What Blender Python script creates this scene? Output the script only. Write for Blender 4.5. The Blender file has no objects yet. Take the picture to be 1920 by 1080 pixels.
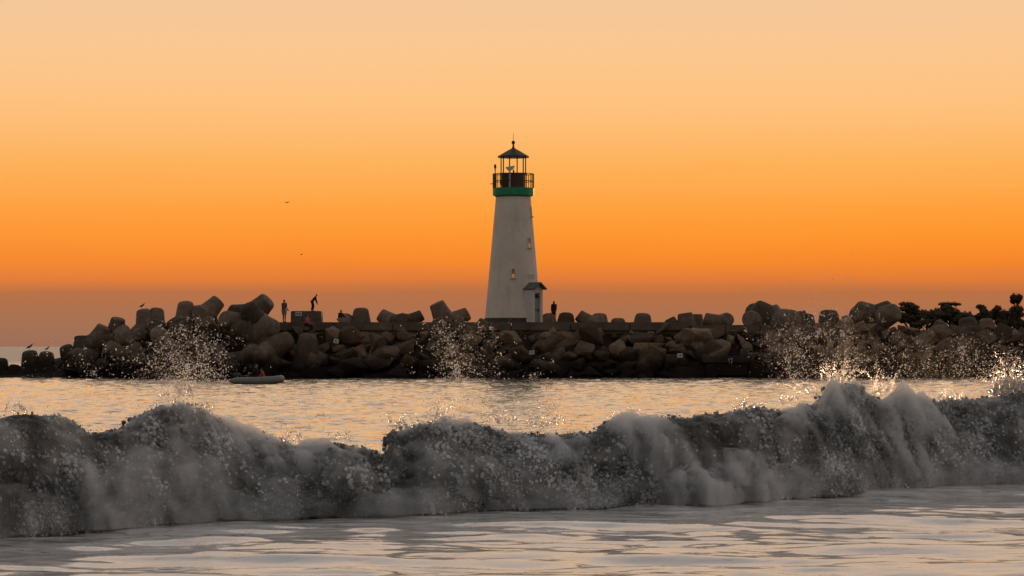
import bpy, bmesh, math, random
import numpy as np
from mathutils import Vector, Matrix, Quaternion
random.seed(7)
R = math.radians
scene = bpy.context.scene
C = scene.collection

# ------------------------------------------------------------------ camera
F = 5400.0                     # focal length in photo pixels (1920 wide)
EYE = 2.2                      # eye height above the sea
PITCH = math.atan(109.0 / F)
cam_d = bpy.data.cameras.new('camera')
cam_d.sensor_width = 36.0
cam_d.lens = F / 1920.0 * 36.0
cam_d.clip_start = 0.5
cam_d.clip_end = 60000.0
cam = bpy.data.objects.new('camera', cam_d)
cam.location = (0, 0, EYE)
cam.rotation_euler = (math.pi / 2 + PITCH, 0, 0)
C.objects.link(cam)
scene.camera = cam

def P(x, y, Y):
    """world point at distance Y seen at photo pixel x, y"""
    dx = (x - 960.0) / F
    dy = (540.0 - y) / F
    dirY = math.cos(PITCH) - dy * math.sin(PITCH)
    dirZ = math.sin(PITCH) + dy * math.cos(PITCH)
    t = Y / dirY
    return Vector((dx * t, Y, EYE + dirZ * t))

# ------------------------------------------------------------------ world, sun, exposure
SUN_AZ = R(15.0)               # to the right of the view axis
SUN_EL = R(3.0)
world = bpy.data.worlds.new('World')
scene.world = world
world.use_nodes = True

def s2l(c):
    def f(v):
        v /= 255.0
        return v / 12.92 if v <= 0.04045 else ((v + 0.055) / 1.055) ** 2.4
    return (f(c[0]), f(c[1]), f(c[2]), 1.0)

def build_world():
    nt = world.node_tree
    nt.nodes.clear()
    N = nt.nodes.new
    L = nt.links.new
    out = N('ShaderNodeOutputWorld')
    bg = N('ShaderNodeBackground')
    L(bg.outputs[0], out.inputs[0])
    tc = N('ShaderNodeTexCoord')
    nrm = N('ShaderNodeVectorMath'); nrm.operation = 'NORMALIZE'
    L(tc.outputs['Generated'], nrm.inputs[0])
    sep = N('ShaderNodeSeparateXYZ')
    L(nrm.outputs[0], sep.inputs[0])
    def math_(op, a, b=None, c=None):
        n = N('ShaderNodeMath'); n.operation = op
        for i, v in enumerate((a, b, c)):
            if v is None:
                continue
            if isinstance(v, (int, float)):
                n.inputs[i].default_value = v
            else:
                L(v, n.inputs[i])
        return n.outputs[0]
    def maprange(v, a, b, smooth=False):
        n = N('ShaderNodeMapRange')
        n.interpolation_type = 'SMOOTHSTEP' if smooth else 'LINEAR'
        L(v, n.inputs[0]); n.inputs[1].default_value = a; n.inputs[2].default_value = b
        return n.outputs[0]
    def ramp(v, stops):
        n = N('ShaderNodeValToRGB')
        e = n.color_ramp.elements
        while len(e) < len(stops):
            e.new(1.0)
        for i, (p, c) in enumerate(stops):
            e[i].position = p; e[i].color = s2l(c)
        L(v, n.inputs[0])
        return n.outputs[0]
    def mix(f, a, b):
        n = N('ShaderNodeMix'); n.data_type = 'RGBA'
        L(f, n.inputs[0]); L(a, n.inputs[6]); L(b, n.inputs[7])
        return n.outputs[2]
    # thin uneven veils: the layers of the glow wander a little in height
    vm = N('ShaderNodeVectorMath'); vm.operation = 'MULTIPLY'
    L(nrm.outputs[0], vm.inputs[0]); vm.inputs[1].default_value = (5.0, 5.0, 60.0)
    vn = N('ShaderNodeTexNoise'); vn.inputs['Scale'].default_value = 1.0; vn.inputs['Detail'].default_value = 4
    L(vm.outputs[0], vn.inputs['Vector'])
    z = math_('ADD', sep.outputs[2], math_('MULTIPLY', math_('SUBTRACT', vn.outputs[0], 0.5), 0.006))
    # sunward sky, elevations 0 to 7.2 degrees
    t = maprange(z, 0.0, 0.125)
    k = 1.0 / (F * 0.125)
    low = ramp(t, [(0.0, (156, 110, 88)), ((649-610)*k, (166, 114, 82)), ((649-575)*k, (176, 113, 76)),
                   ((649-550)*k, (186, 113, 68)), ((649-524)*k, (226, 124, 54)), ((649-490)*k, (247, 136, 42)),
                   ((649-440)*k, (254, 150, 46)), ((649-380)*k, (255, 163, 64)), ((649-300)*k, (254, 179, 92)),
                   ((649-200)*k, (254, 194, 126)), ((649-100)*k, (251, 199, 144)), (1.0, (243, 199, 155))])
    # the sky above the frame goes on paling and cooling towards the zenith
    high = ramp(z, [(0.0, (241, 199, 154)), (0.13, (243, 202, 158)), (0.2, (242, 206, 172)), (0.34, (236, 208, 186)), (0.55, (176, 170, 166)),
                    (1.0, (116, 116, 120))])
    sunward = mix(maprange(z, 0.10, 0.15, True), low, high)
    # the side away from the afterglow
    away = ramp(z, [(0.0, (126, 115, 107)), (0.1, (152, 140, 130)), (0.3, (146, 138, 131)), (0.6, (122, 120, 121)),
                    (1.0, (116, 116, 120))])
    az = math_('ARCTAN2', sep.outputs[0], sep.outputs[1])
    caz = math_('COSINE', math_('SUBTRACT', az, SUN_AZ))
    glow = mix(maprange(caz, -0.1, 0.97, True), away, sunward)
    # the glow is duller to the left, more saturated to the right
    hs = N('ShaderNodeHueSaturation')
    L(glow, hs.inputs['Color'])
    sat = N('ShaderNodeMapRange')
    L(az, sat.inputs[0]); sat.inputs[1].default_value = -0.2; sat.inputs[2].default_value = 0.2
    sat.inputs[3].default_value = 0.99; sat.inputs[4].default_value = 1.0
    L(sat.outputs[0], hs.inputs['Saturation'])
    sky = N('ShaderNodeTexSky')
    sky.sky_type = 'NISHITA'
    sky.sun_disc = False
    sky.sun_elevation = SUN_EL
    sky.sun_rotation = SUN_AZ
    sky.dust_density = 3.0
    add = N('ShaderNodeMix'); add.data_type = 'RGBA'; add.blend_type = 'ADD'
    L(maprange(z, 0.15, 0.6, True), add.inputs[0])
    sc = N('ShaderNodeVectorMath'); sc.operation = 'SCALE'
    L(sky.outputs[0], sc.inputs[0]); sc.inputs['Scale'].default_value = 0.02
    L(hs.outputs[0], add.inputs[6]); L(sc.outputs[0], add.inputs[7])
    L(add.outputs[2], bg.inputs[0])
    bg.inputs[1].default_value = 1.0
build_world()

sun_d = bpy.data.lights.new('sun', 'SUN')
sun_d.energy = 0.8
sun_d.angle = R(3.0)
sun_d.color = (1.0, 0.62, 0.34)
sun = bpy.data.objects.new('sun', sun_d)
C.objects.link(sun)
sdir = Vector((math.sin(SUN_AZ) * math.cos(SUN_EL), math.cos(SUN_AZ) * math.cos(SUN_EL), math.sin(SUN_EL)))
sun.rotation_euler = (-sdir).to_track_quat('-Z', 'Y').to_euler()
sun.location = (60, 260, 40)
vs = scene.view_settings
vs.view_transform = 'Standard'
vs.look = 'None'
vs.exposure = 0.0
vs.gamma = 1.0
vs.use_curve_mapping = False
scene.cycles.max_bounces = 8
scene.cycles.transparent_max_bounces = 8
scene.cycles.caustics_reflective = False
scene.cycles.caustics_refractive = False
scene.cycles.sample_clamp_indirect = 4.0

# ------------------------------------------------------------------ numpy noise
def _hash(*c):
    h = np.zeros(c[0].shape, np.uint32)
    for i, v in enumerate(c):
        h ^= (v.astype(np.int64) & 0xffffffff).astype(np.uint32) * np.uint32((0x9E3779B1, 0x85EBCA77, 0xC2B2AE3D)[i])
        h ^= h >> np.uint32(15)
        h = h * np.uint32(0x2C1B3C6D)
        h ^= h >> np.uint32(12)
    h = h * np.uint32(0x297A2D39)
    h ^= h >> np.uint32(15)
    return h

def vnoise(*p):
    """smooth value noise, -1..1, any of 2 or 3 coordinates"""
    fl = [np.floor(a) for a in p]
    fr = [a - b for a, b in zip(p, fl)]
    fr = [f * f * f * (f * (f * 6 - 15) + 10) for f in fr]
    res = 0.0
    n = len(p)
    for corner in range(1 << n):
        w = 1.0
        cc = []
        for i in range(n):
            b = (corner >> i) & 1
            w = w * (fr[i] if b else 1 - fr[i])
            cc.append(fl[i] + b)
        res = res + w * (_hash(*cc) / 4294967295.0)
    return res * 2 - 1

def fbm(p, octaves=4, gain=0.5, lac=2.03):
    a, s, t = 1.0, 0.0, 0.0
    q = list(p)
    for i in range(octaves):
        s = s + a * vnoise(*q)
        t += a
        a *= gain
        q = [c * lac + 17.3 for c in q]
    return s / t

def domes(x, y, seed=0):
    """rounded lumps: 1 at the middle of a cell, 0 at its borders"""
    fx, fy = np.floor(x), np.floor(y)
    best = np.full(x.shape, 9.0)
    for i in (-1, 0, 1):
        for j in (-1, 0, 1):
            cx, cy = fx + i, fy + j
            h = _hash(cx + seed * 131, cy)
            jx = (h & np.uint32(0xffff)) / 65535.0
            jy = (h >> np.uint32(16)) / 65535.0
            d = (cx + jx - x) ** 2 + (cy + jy - y) ** 2
            best = np.minimum(best, d)
    return np.sqrt(np.clip(1.0 - best / 0.9, 0, 1))

# ------------------------------------------------------------------ mesh and object helpers
def mesh_obj(name, verts, faces, mat=None, parent=None, smooth=False):
    me = bpy.data.meshes.new(name)
    me.from_pydata([tuple(v) for v in verts], [], faces)
    me.update()
    if smooth:
        me.polygons.foreach_set('use_smooth', [True] * len(me.polygons))
    if mat:
        me.materials.append(mat)
    o = bpy.data.objects.new(name, me)
    C.objects.link(o)
    if parent:
        o.parent = parent
    return o

def bm_obj(name, bm, mat=None, parent=None, smooth=False):
    me = bpy.data.meshes.new(name)
    bmesh.ops.recalc_face_normals(bm, faces=bm.faces)
    bm.to_mesh(me)
    bm.free()
    if smooth:
        me.polygons.foreach_set('use_smooth', [True] * len(me.polygons))
    if mat:
        me.materials.append(mat)
    o = bpy.data.objects.new(name, me)
    C.objects.link(o)
    if parent:
        o.parent = parent
    return o

def grid_obj(name, co, nr, nc, mat, parent=None):
    """co: (nr*nc, 3) array laid out row by row"""
    me = bpy.data.meshes.new(name)
    me.vertices.add(nr * nc)
    me.vertices.foreach_set('co', np.ascontiguousarray(co, np.float32).ravel())
    r, c = np.meshgrid(np.arange(nr - 1), np.arange(nc - 1), indexing='ij')
    a = (r * nc + c).ravel()
    quads = np.stack([a, a + 1, a + nc + 1, a + nc], 1).astype(np.int32)
    n = len(quads)
    me.loops.add(n * 4)
    me.loops.foreach_set('vertex_index', quads.ravel())
    me.polygons.add(n)
    me.polygons.foreach_set('loop_start', np.arange(n, dtype=np.int32) * 4)
    me.polygons.foreach_set('use_smooth', np.ones(n, bool))
    me.update(calc_edges=True)
    me.materials.append(mat)
    o = bpy.data.objects.new(name, me)
    C.objects.link(o)
    if parent:
        o.parent = parent
    return o

def tag(o, label, cat, group=None):
    o['label'] = label
    o['category'] = cat
    if group:
        o['group'] = group
    return o

def thing(name, label, cat, loc=(0, 0, 0), group=None):
    o = bpy.data.objects.new(name, None)
    o.empty_display_size = 0.3
    C.objects.link(o)
    o.location = loc
    return tag(o, label, cat, group)

def struct(o):
    o['kind'] = 'structure'
    return o

def add_box(bm, c, s, rot=None):
    m = Matrix.Translation(c) @ (rot.to_4x4() if rot else Matrix.Identity(4)) @ Matrix.Diagonal((s[0], s[1], s[2], 1))
    return bmesh.ops.create_cube(bm, size=1.0, matrix=m)['verts']

def add_lathe(bm, prof, seg=32, c=(0, 0, 0), phase=0.0, cap=True):
    """prof: list of (radius, z) from bottom to top, around the vertical axis through c"""
    rings = []
    for r, z in prof:
        rings.append([bm.verts.new((c[0] + r * math.cos(phase + 2 * math.pi * i / seg),
                                    c[1] + r * math.sin(phase + 2 * math.pi * i / seg), c[2] + z)) for i in range(seg)])
    for a, b in zip(rings, rings[1:]):
        for i in range(seg):
            bm.faces.new((a[i], a[(i + 1) % seg], b[(i + 1) % seg], b[i]))
    if cap:
        bm.faces.new(rings[0][::-1])
        bm.faces.new(rings[-1])

def add_tube(bm, pts, radii, seg=8):
    pts = [Vector(p) for p in pts]
    prev = None
    n = len(pts)
    up = None
    for i, p in enumerate(pts):
        d = (pts[min(i + 1, n - 1)] - pts[max(i - 1, 0)])
        d = d.normalized() if d.length > 1e-9 else Vector((0, 0, 1))
        if up is None:
            up = d.orthogonal().normalized()
        up = (up - d * up.dot(d))
        up = up.normalized() if up.length > 1e-6 else d.orthogonal().normalized()
        sd = d.cross(up)
        r = radii[i] if not isinstance(radii, (int, float)) else radii
        ring = [bm.verts.new(p + (up * math.cos(2 * math.pi * k / seg) + sd * math.sin(2 * math.pi * k / seg)) * r)
                for k in range(seg)]
        if prev:
            for k in range(seg):
                bm.faces.new((prev[k], prev[(k + 1) % seg], ring[(k + 1) % seg], ring[k]))
        else:
            bm.faces.new(ring[::-1])
        prev = ring
    bm.faces.new(prev)

# ------------------------------------------------------------------ materials
def mat(name, col, rough=0.8, var=0.0, scale=3.0, bump=0.0, bscale=8.0, spec=0.3, metal=0.0, col2=None, emit=None):
    m = bpy.data.materials.new(name)
    m.use_nodes = True
    nt = m.node_tree
    b = nt.nodes['Principled BSDF']
    b.inputs['Base Color'].default_value = (*col, 1)
    b.inputs['Roughness'].default_value = rough
    b.inputs['Specular IOR Level'].default_value = spec
    b.inputs['Metallic'].default_value = metal
    tc = nt.nodes.new('ShaderNodeTexCoord')
    if var > 0 or col2:
        n = nt.nodes.new('ShaderNodeTexNoise')
        n.inputs['Scale'].default_value = scale
        n.inputs['Detail'].default_value = 7
        n.inputs['Roughness'].default_value = 0.65
        nt.links.new(tc.outputs['Object'], n.inputs['Vector'])
        r = nt.nodes.new('ShaderNodeValToRGB')
        r.color_ramp.elements[0].position = 0.32
        r.color_ramp.elements[1].position = 0.68
        c2 = col2 or tuple(v * (1 - var) for v in col)
        r.color_ramp.elements[0].color = (*c2, 1)
        r.color_ramp.elements[1].color = (*[min(1, v * (1 + var * 0.5)) for v in col], 1)
        nt.links.new(n.outputs[0], r.inputs[0])
        nt.links.new(r.outputs[0], b.inputs['Base Color'])
    if bump > 0:
        n2 = nt.nodes.new('ShaderNodeTexNoise')
        n2.inputs['Scale'].default_value = bscale
        n2.inputs['Detail'].default_value = 8
        nt.links.new(tc.outputs['Object'], n2.inputs['Vector'])
        bp = nt.nodes.new('ShaderNodeBump')
        bp.inputs['Strength'].default_value = 1.0
        bp.inputs['Distance'].default_value = bump
        nt.links.new(n2.outputs[0], bp.inputs['Height'])
        nt.links.new(bp.outputs[0], b.inputs['Normal'])
    if emit:
        b.inputs['Emission Color'].default_value = (*emit[0], 1)
        b.inputs['Emission Strength'].default_value = emit[1]
    return m

def rock_mat(name, dry, wet):
    """stone that is dark with algae and wet below the tide line"""
    m = mat(name, dry, rough=0.85, bump=0.05, bscale=2.2, spec=0.25)
    nt = m.node_tree
    N, L = nt.nodes.new, nt.links.new
    b = nt.nodes['Principled BSDF']
    geo = N('ShaderNodeNewGeometry')
    sep = N('ShaderNodeSeparateXYZ'); L(geo.outputs['Position'], sep.inputs[0])
    n = N('ShaderNodeTexNoise'); n.inputs['Scale'].default_value = 0.7; n.inputs['Detail'].default_value = 8
    n.inputs['Roughness'].default_value = 0.7
    L(geo.outputs['Position'], n.inputs['Vector'])
    ma = N('ShaderNodeMath'); ma.operation = 'MULTIPLY_ADD'
    L(n.outputs[0], ma.inputs[0]); ma.inputs[1].default_value = 2.6; L(sep.outputs[2], ma.inputs[2])
    mr = N('ShaderNodeMapRange'); mr.interpolation_type = 'SMOOTHSTEP'
    L(ma.outputs[0], mr.inputs[0]); mr.inputs[1].default_value = 1.9; mr.inputs[2].default_value = 3.7
    n2 = N('ShaderNodeTexNoise'); n2.inputs['Scale'].default_value = 2.5; n2.inputs['Detail'].default_value = 9
    n2.inputs['Roughness'].default_value = 0.75
    L(geo.outputs['Position'], n2.inputs['Vector'])
    oi = N('ShaderNodeObjectInfo')
    r = N('ShaderNodeValToRGB')
    r.color_ramp.elements[0].position = 0.3; r.color_ramp.elements[1].position = 0.72
    r.color_ramp.elements[0].color = (*[v * 0.45 for v in dry], 1); r.color_ramp.elements[1].color = (*[v * 1.25 for v in dry], 1)
    L(n2.outputs[0], r.inputs[0])
    hv = N('ShaderNodeHueSaturation')
    vr = N('ShaderNodeMapRange'); L(oi.outputs['Random'], vr.inputs[0])
    vr.inputs[3].default_value = 0.5; vr.inputs[4].default_value = 1.7
    L(vr.outputs[0], hv.inputs['Value']); L(r.outputs[0], hv.inputs['Color'])
    mx = N('ShaderNodeMix'); mx.data_type = 'RGBA'
    L(mr.outputs[0], mx.inputs[0]); mx.inputs[6].default_value = (*wet, 1); L(hv.outputs[0], mx.inputs[7])
    L(mx.outputs[2], b.inputs['Base Color'])
    return m

M = {}
M['rock'] = rock_mat('boulder_stone', (0.18, 0.12, 0.075), (0.012, 0.007, 0.004))
M['concrete'] = rock_mat('armour_concrete', (0.17, 0.125, 0.09), (0.02, 0.013, 0.008))
M['slab'] = mat('walkway_concrete', (0.17, 0.125, 0.09), 0.9, 0.5, 0.5, 0.02, 3.0)
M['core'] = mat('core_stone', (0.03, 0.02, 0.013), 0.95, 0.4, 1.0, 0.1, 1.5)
M['white'] = mat('white_render', (0.84, 0.74, 0.62), 0.75, 0.16, 0.55, 0.006, 9.0)
def weather(m, amount):
    """faint runs of dirt down a wall"""
    nt = m.node_tree
    N, L = nt.nodes.new, nt.links.new
    b = nt.nodes['Principled BSDF']
    src = b.inputs['Base Color'].links[0].from_socket
    tc = N('ShaderNodeTexCoord'); mp = N('ShaderNodeMapping'); mp.inputs['Scale'].default_value = (2.2, 2.2, 0.35)
    L(tc.outputs['Object'], mp.inputs['Vector'])
    n = N('ShaderNodeTexNoise'); n.inputs['Scale'].default_value = 1.0; n.inputs['Detail'].default_value = 6
    L(mp.outputs[0], n.inputs['Vector'])
    r = N('ShaderNodeMapRange'); L(n.outputs[0], r.inputs[0])
    r.inputs[1].default_value = 0.5; r.inputs[2].default_value = 0.75; r.inputs[4].default_value = amount
    mx = N('ShaderNodeMix'); mx.data_type = 'RGBA'
    L(r.outputs[0], mx.inputs[0]); L(src, mx.inputs[6]); mx.inputs[7].default_value = (0.22, 0.15, 0.10, 1)
    L(mx.outputs[2], b.inputs['Base Color'])
weather(M['white'], 0.22)
M['white_trim'] = mat('white_trim', (0.72, 0.66, 0.59), 0.6, 0.08, 2.0)
M['plinth'] = mat('dark_plinth', (0.09, 0.075, 0.07), 0.85, 0.3, 2.0)
M['green'] = mat('green_paint', (0.03, 0.30, 0.14), 0.5, 0.25, 3.0)
M['bronze'] = mat('dark_bronze', (0.10, 0.065, 0.045), 0.5, 0.3, 4.0, metal=0.2)
M['roof_metal'] = mat('roof_metal', (0.10, 0.07, 0.05), 0.5, 0.25, 3.0, metal=0.3)
M['door'] = mat('grey_door', (0.34, 0.33, 0.30), 0.6, 0.15, 3.0)
M['shingle'] = mat('porch_shingle', (0.16, 0.16, 0.15), 0.85, 0.3, 6.0)
M['sky_glow'] = mat('sky_glow_pane', (0.35, 0.14, 0.03), 0.3, emit=((1.0, 0.42, 0.06), 0.30))  # no lamp: emission stands in for orange sky seen through the tower
M['dim'] = mat('dim_pane', (0.16, 0.07, 0.02), 0.3, emit=((1.0, 0.42, 0.08), 0.05))  # weak emission for the same see-through sky
M['dark'] = mat('dark_recess', (0.03, 0.025, 0.02), 0.8)
M['sign'] = mat('placard_white', (0.75, 0.72, 0.68), 0.6, 0.1, 9.0)
M['ink'] = mat('placard_ink', (0.12, 0.10, 0.09), 0.7)
M['rubber'] = mat('dinghy_grey', (0.27, 0.262, 0.25), 0.5, 0.15, 4.0)
M['motor'] = mat('motor_black', (0.07, 0.066, 0.062), 0.35)
M['skin'] = mat('skin', (0.36, 0.19, 0.12), 0.6)
M['hair'] = mat('hair_dark', (0.015, 0.01, 0.008), 0.6)
M['grey_cloth'] = mat('cloth_grey', (0.13, 0.125, 0.115), 0.9, 0.2, 12)
M['pale_cloth'] = mat('cloth_pale', (0.36, 0.345, 0.325), 0.9, 0.2, 12)
M['black_cloth'] = mat('cloth_black', (0.02, 0.016, 0.015), 0.9, 0.2, 12)
M['red_cloth'] = mat('cloth_red', (0.55, 0.05, 0.025), 0.85, 0.2, 12)
M['pink_cloth'] = mat('cloth_pink', (0.60, 0.12, 0.14), 0.85, 0.2, 12)
M['rust_cloth'] = mat('cloth_rust', (0.20, 0.08, 0.05), 0.85, 0.2, 12)
M['feather'] = mat('gull_feather', (0.12, 0.10, 0.09), 0.8, 0.4, 20)
M['bark'] = mat('bark', (0.05, 0.035, 0.025), 0.9, 0.4, 2)
M['leaf'] = mat('cypress_leaf', (0.11, 0.085, 0.045), 0.8, 0.5, 0.6)
M['land'] = mat('shore_scrub', (0.06, 0.05, 0.03), 0.95, 0.5, 0.1)

def sea_mat():
    m = bpy.data.materials.new('sea_water')
    m.use_nodes = True
    nt = m.node_tree
    N, L = nt.nodes.new, nt.links.new
    b = nt.nodes['Principled BSDF']
    b.inputs['IOR'].default_value = 1.33
    b.inputs['Coat Weight'].default_value = 1.0
    b.inputs['Coat Roughness'].default_value = 0.06
    b.inputs['Coat IOR'].default_value = 1.33
    geo = N('ShaderNodeNewGeometry')
    sep = N('ShaderNodeSeparateXYZ'); L(geo.outputs['Position'], sep.inputs[0])
    # foam left by earlier waves lies in front of the breaker
    fz = N('ShaderNodeMapRange'); fz.interpolation_type = 'SMOOTHSTEP'
    L(sep.outputs[1], fz.inputs[0]); fz.inputs[1].default_value = 56.0; fz.inputs[2].default_value = 44.0
    mp = N('ShaderNodeMapping'); mp.inputs['Scale'].default_value = (0.42, 0.8, 1.0)
    L(geo.outputs['Position'], mp.inputs['Vector'])
    n = N('ShaderNodeTexNoise'); n.inputs['Scale'].default_value = 1.1; n.inputs['Detail'].default_value = 7
    n.inputs['Roughness'].default_value = 0.55; n.inputs['Distortion'].default_value = 0.8
    L(mp.outputs[0], n.inputs['Vector'])
    r = N('ShaderNodeMapRange'); r.interpolation_type = 'SMOOTHSTEP'
    L(n.outputs[0], r.inputs[0]); r.inputs[1].default_value = 0.29; r.inputs[2].default_value = 0.43
    mp3 = N('ShaderNodeMapping'); mp3.inputs['Scale'].default_value = (1.3, 3.2, 1.0)      # lacy holes
    L(geo.outputs['Position'], mp3.inputs['Vector'])
    n3 = N('ShaderNodeTexNoise'); n3.inputs['Scale'].default_value = 1.6; n3.inputs['Detail'].default_value = 6
    n3.inputs['Roughness'].default_value = 0.65; n3.inputs['Distortion'].default_value = 1.5
    L(mp3.outputs[0], n3.inputs['Vector'])
    r3 = N('ShaderNodeMapRange'); r3.interpolation_type = 'SMOOTHSTEP'
    L(n3.outputs[0], r3.inputs[0]); r3.inputs[1].default_value = 0.34; r3.inputs[2].default_value = 0.46
    r3.inputs[3].default_value = 0.25
    f0 = N('ShaderNodeMath'); f0.operation = 'MULTIPLY'
    L(r.outputs[0], f0.inputs[0]); L(r3.outputs[0], f0.inputs[1])
    fm = N('ShaderNodeMath'); fm.operation = 'MULTIPLY'
    L(fz.outputs[0], fm.inputs[0]); L(f0.outputs[0], fm.inputs[1])
    mx = N('ShaderNodeMix'); mx.data_type = 'RGBA'
    L(fm.outputs[0], mx.inputs[0]); mx.inputs[6].default_value = (0.035, 0.035, 0.03, 1)
    mx.inputs[7].default_value = (0.80, 0.775, 0.76, 1)
    L(mx.outputs[2], b.inputs['Base Color'])
    ro = N('ShaderNodeMapRange'); L(fm.outputs[0], ro.inputs[0])
    ro.inputs[3].default_value = 0.07; ro.inputs[4].default_value = 0.5
    fr = N('ShaderNodeMapRange'); L(sep.outputs[1], fr.inputs[0])      # distant chop is finer than a pixel
    fr.inputs[1].default_value = 190.0; fr.inputs[2].default_value = 420.0; fr.inputs[4].default_value = 0.35
    ra = N('ShaderNodeMath'); L(ro.outputs[0], ra.inputs[0]); L(fr.outputs[0], ra.inputs[1])
    L(ra.outputs[0], b.inputs['Roughness'])
    rc = N('ShaderNodeMath'); rc.inputs[0].default_value = 0.06; L(fr.outputs[0], rc.inputs[1])
    L(rc.outputs[0], b.inputs['Coat Roughness'])
    # small ripples
    mp2 = N('ShaderNodeMapping'); mp2.inputs['Scale'].default_value = (1.0, 0.8, 1.0)
    L(geo.outputs['Position'], mp2.inputs['Vector'])
    n2 = N('ShaderNodeTexNoise'); n2.inputs['Scale'].default_value = 2.2; n2.inputs['Detail'].default_value = 4
    L(mp2.outputs[0], n2.inputs['Vector'])
    far = N('ShaderNodeMapRange'); L(sep.outputs[1], far.inputs[0])
    far.inputs[1].default_value = 45.0; far.inputs[2].default_value = 75.0
    far.inputs[3].default_value = 0.014; far.inputs[4].default_value = 0.11
    bp = N('ShaderNodeBump'); bp.inputs['Strength'].default_value = 1.0
    L(far.outputs[0], bp.inputs['Distance'])
    L(n2.outputs[0], bp.inputs['Height'])
    L(bp.outputs[0], b.inputs['Normal'])
    L(bp.outputs[0], b.inputs['Coat Normal'])
    return m
M['sea'] = sea_mat()

def foam_mat(name, dark, mid, light, bump):
    m = bpy.data.materials.new(name)
    m.use_nodes = True
    nt = m.node_tree
    N, L = nt.nodes.new, nt.links.new
    b = nt.nodes['Principled BSDF']
    geo = N('ShaderNodeNewGeometry')
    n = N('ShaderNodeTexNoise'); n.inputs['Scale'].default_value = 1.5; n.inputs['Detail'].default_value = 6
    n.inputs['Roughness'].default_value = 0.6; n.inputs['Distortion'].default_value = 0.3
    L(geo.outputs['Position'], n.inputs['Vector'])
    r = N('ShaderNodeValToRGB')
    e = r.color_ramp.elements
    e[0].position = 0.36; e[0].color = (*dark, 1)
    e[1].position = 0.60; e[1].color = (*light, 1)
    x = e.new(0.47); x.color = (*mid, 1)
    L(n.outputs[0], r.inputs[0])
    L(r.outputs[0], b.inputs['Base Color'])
    b.inputs['Roughness'].default_value = 0.75
    b.inputs['Specular IOR Level'].default_value = 0.15
    if bump:
        n2 = N('ShaderNodeTexNoise'); n2.inputs['Scale'].default_value = 22.0; n2.inputs['Detail'].default_value = 6
        L(geo.outputs['Position'], n2.inputs['Vector'])
        bp = N('ShaderNodeBump'); bp.inputs['Strength'].default_value = 0.7; bp.inputs['Distance'].default_value = 0.03
        L(n2.outputs[0], bp.inputs['Height'])
        L(bp.outputs[0], b.inputs['Normal'])
    return m
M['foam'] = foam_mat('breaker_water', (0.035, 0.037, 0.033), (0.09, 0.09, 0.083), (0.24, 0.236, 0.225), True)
M['foam_pts'] = foam_mat('breaker_foam', (0.12, 0.125, 0.122), (0.33, 0.34, 0.34), (0.68, 0.69, 0.69), False)

def spray_mat():
    m = bpy.data.materials.new('spray_water')
    m.use_nodes = True
    nt = m.node_tree
    N, L = nt.nodes.new, nt.links.new
    out = nt.nodes['Material Output']
    nt.nodes.remove(nt.nodes['Principled BSDF'])
    d = N('ShaderNodeBsdfDiffuse'); d.inputs[0].default_value = (0.88, 0.86, 0.84, 1)
    t = N('ShaderNodeBsdfTranslucent'); t.inputs[0].default_value = (0.92, 0.88, 0.86, 1)
    g = N('ShaderNodeBsdfGlass'); g.inputs['IOR'].default_value = 1.33; g.inputs['Roughness'].default_value = 0.2
    m1 = N('ShaderNodeMixShader'); m1.inputs[0].default_value = 0.6
    L(d.outputs[0], m1.inputs[1]); L(t.outputs[0], m1.inputs[2])
    m2 = N('ShaderNodeMixShader'); m2.inputs[0].default_value = 0.6
    L(m1.outputs[0], m2.inputs[1]); L(g.outputs[0], m2.inputs[2])
    L(m2.outputs[0], out.inputs[0])
    return m
M['spray'] = spray_mat()

def mist_mat():
    m = bpy.data.materials.new('spray_mist')
    m.use_nodes = True
    nt = m.node_tree
    nt.nodes.remove(nt.nodes['Principled BSDF'])
    v = nt.nodes.new('ShaderNodeVolumePrincipled')
    v.inputs['Color'].default_value = (0.945, 0.96, 0.975, 1)
    v.inputs['Density'].default_value = 5.2
    v.inputs['Anisotropy'].default_value = 0.2
    nt.links.new(v.outputs[0], nt.nodes['Material Output'].inputs['Volume'])
    return m
M['mist'] = mist_mat()
scene.cycles.volume_bounces = 2

# ------------------------------------------------------------------ breaker line (used by the sea as well)
TOE = [(-900, 1075), (-400, 1040), (0, 1010), (250, 990), (420, 976), (740, 968), (1000, 956), (1300, 948), (1500, 934), (1750, 915), (1920, 907), (2300, 890), (2900, 872)]
TOP = [(-400, 770), (0, 772), (60, 762), (120, 770), (170, 802), (205, 800), (235, 778), (300, 742), (345, 738), (400, 775), (455, 802), (520, 815),
       (560, 832), (620, 818), (680, 832), (722, 846), (742, 800), (800, 786), (880, 782), (940, 796), (1000, 808),
       (1060, 812), (1100, 806), (1150, 780), (1220, 782), (1300, 770), (1380, 762), (1480, 757), (1535, 745), (1560, 716), (1600, 712),
       (1625, 738), (1700, 744), (1800, 746), (1860, 738), (1920, 728), (2300, 735)]
TOE_X, TOE_Y = [], []
for px, py in TOE:
    Y = EYE * F / (py - 649.0)
    TOE_Y.append(Y); TOE_X.append((px - 960) / F * Y)
def toe(x):
    return np.interp(x, TOE_X, TOE_Y)
TOP_X, TOP_Z = [], []
for px, py in TOP:
    Yg = np.interp((px - 960) / F * 40, TOE_X, TOE_Y) + 1.2
    Yg = float(np.interp((px - 960) / F * Yg, TOE_X, TOE_Y)) + 1.2
    TOP_X.append((px - 960) / F * Yg); TOP_Z.append(EYE + (649 - py) / F * Yg)
def crest(x):
    return np.interp(x, TOP_X, TOP_Z)

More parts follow.
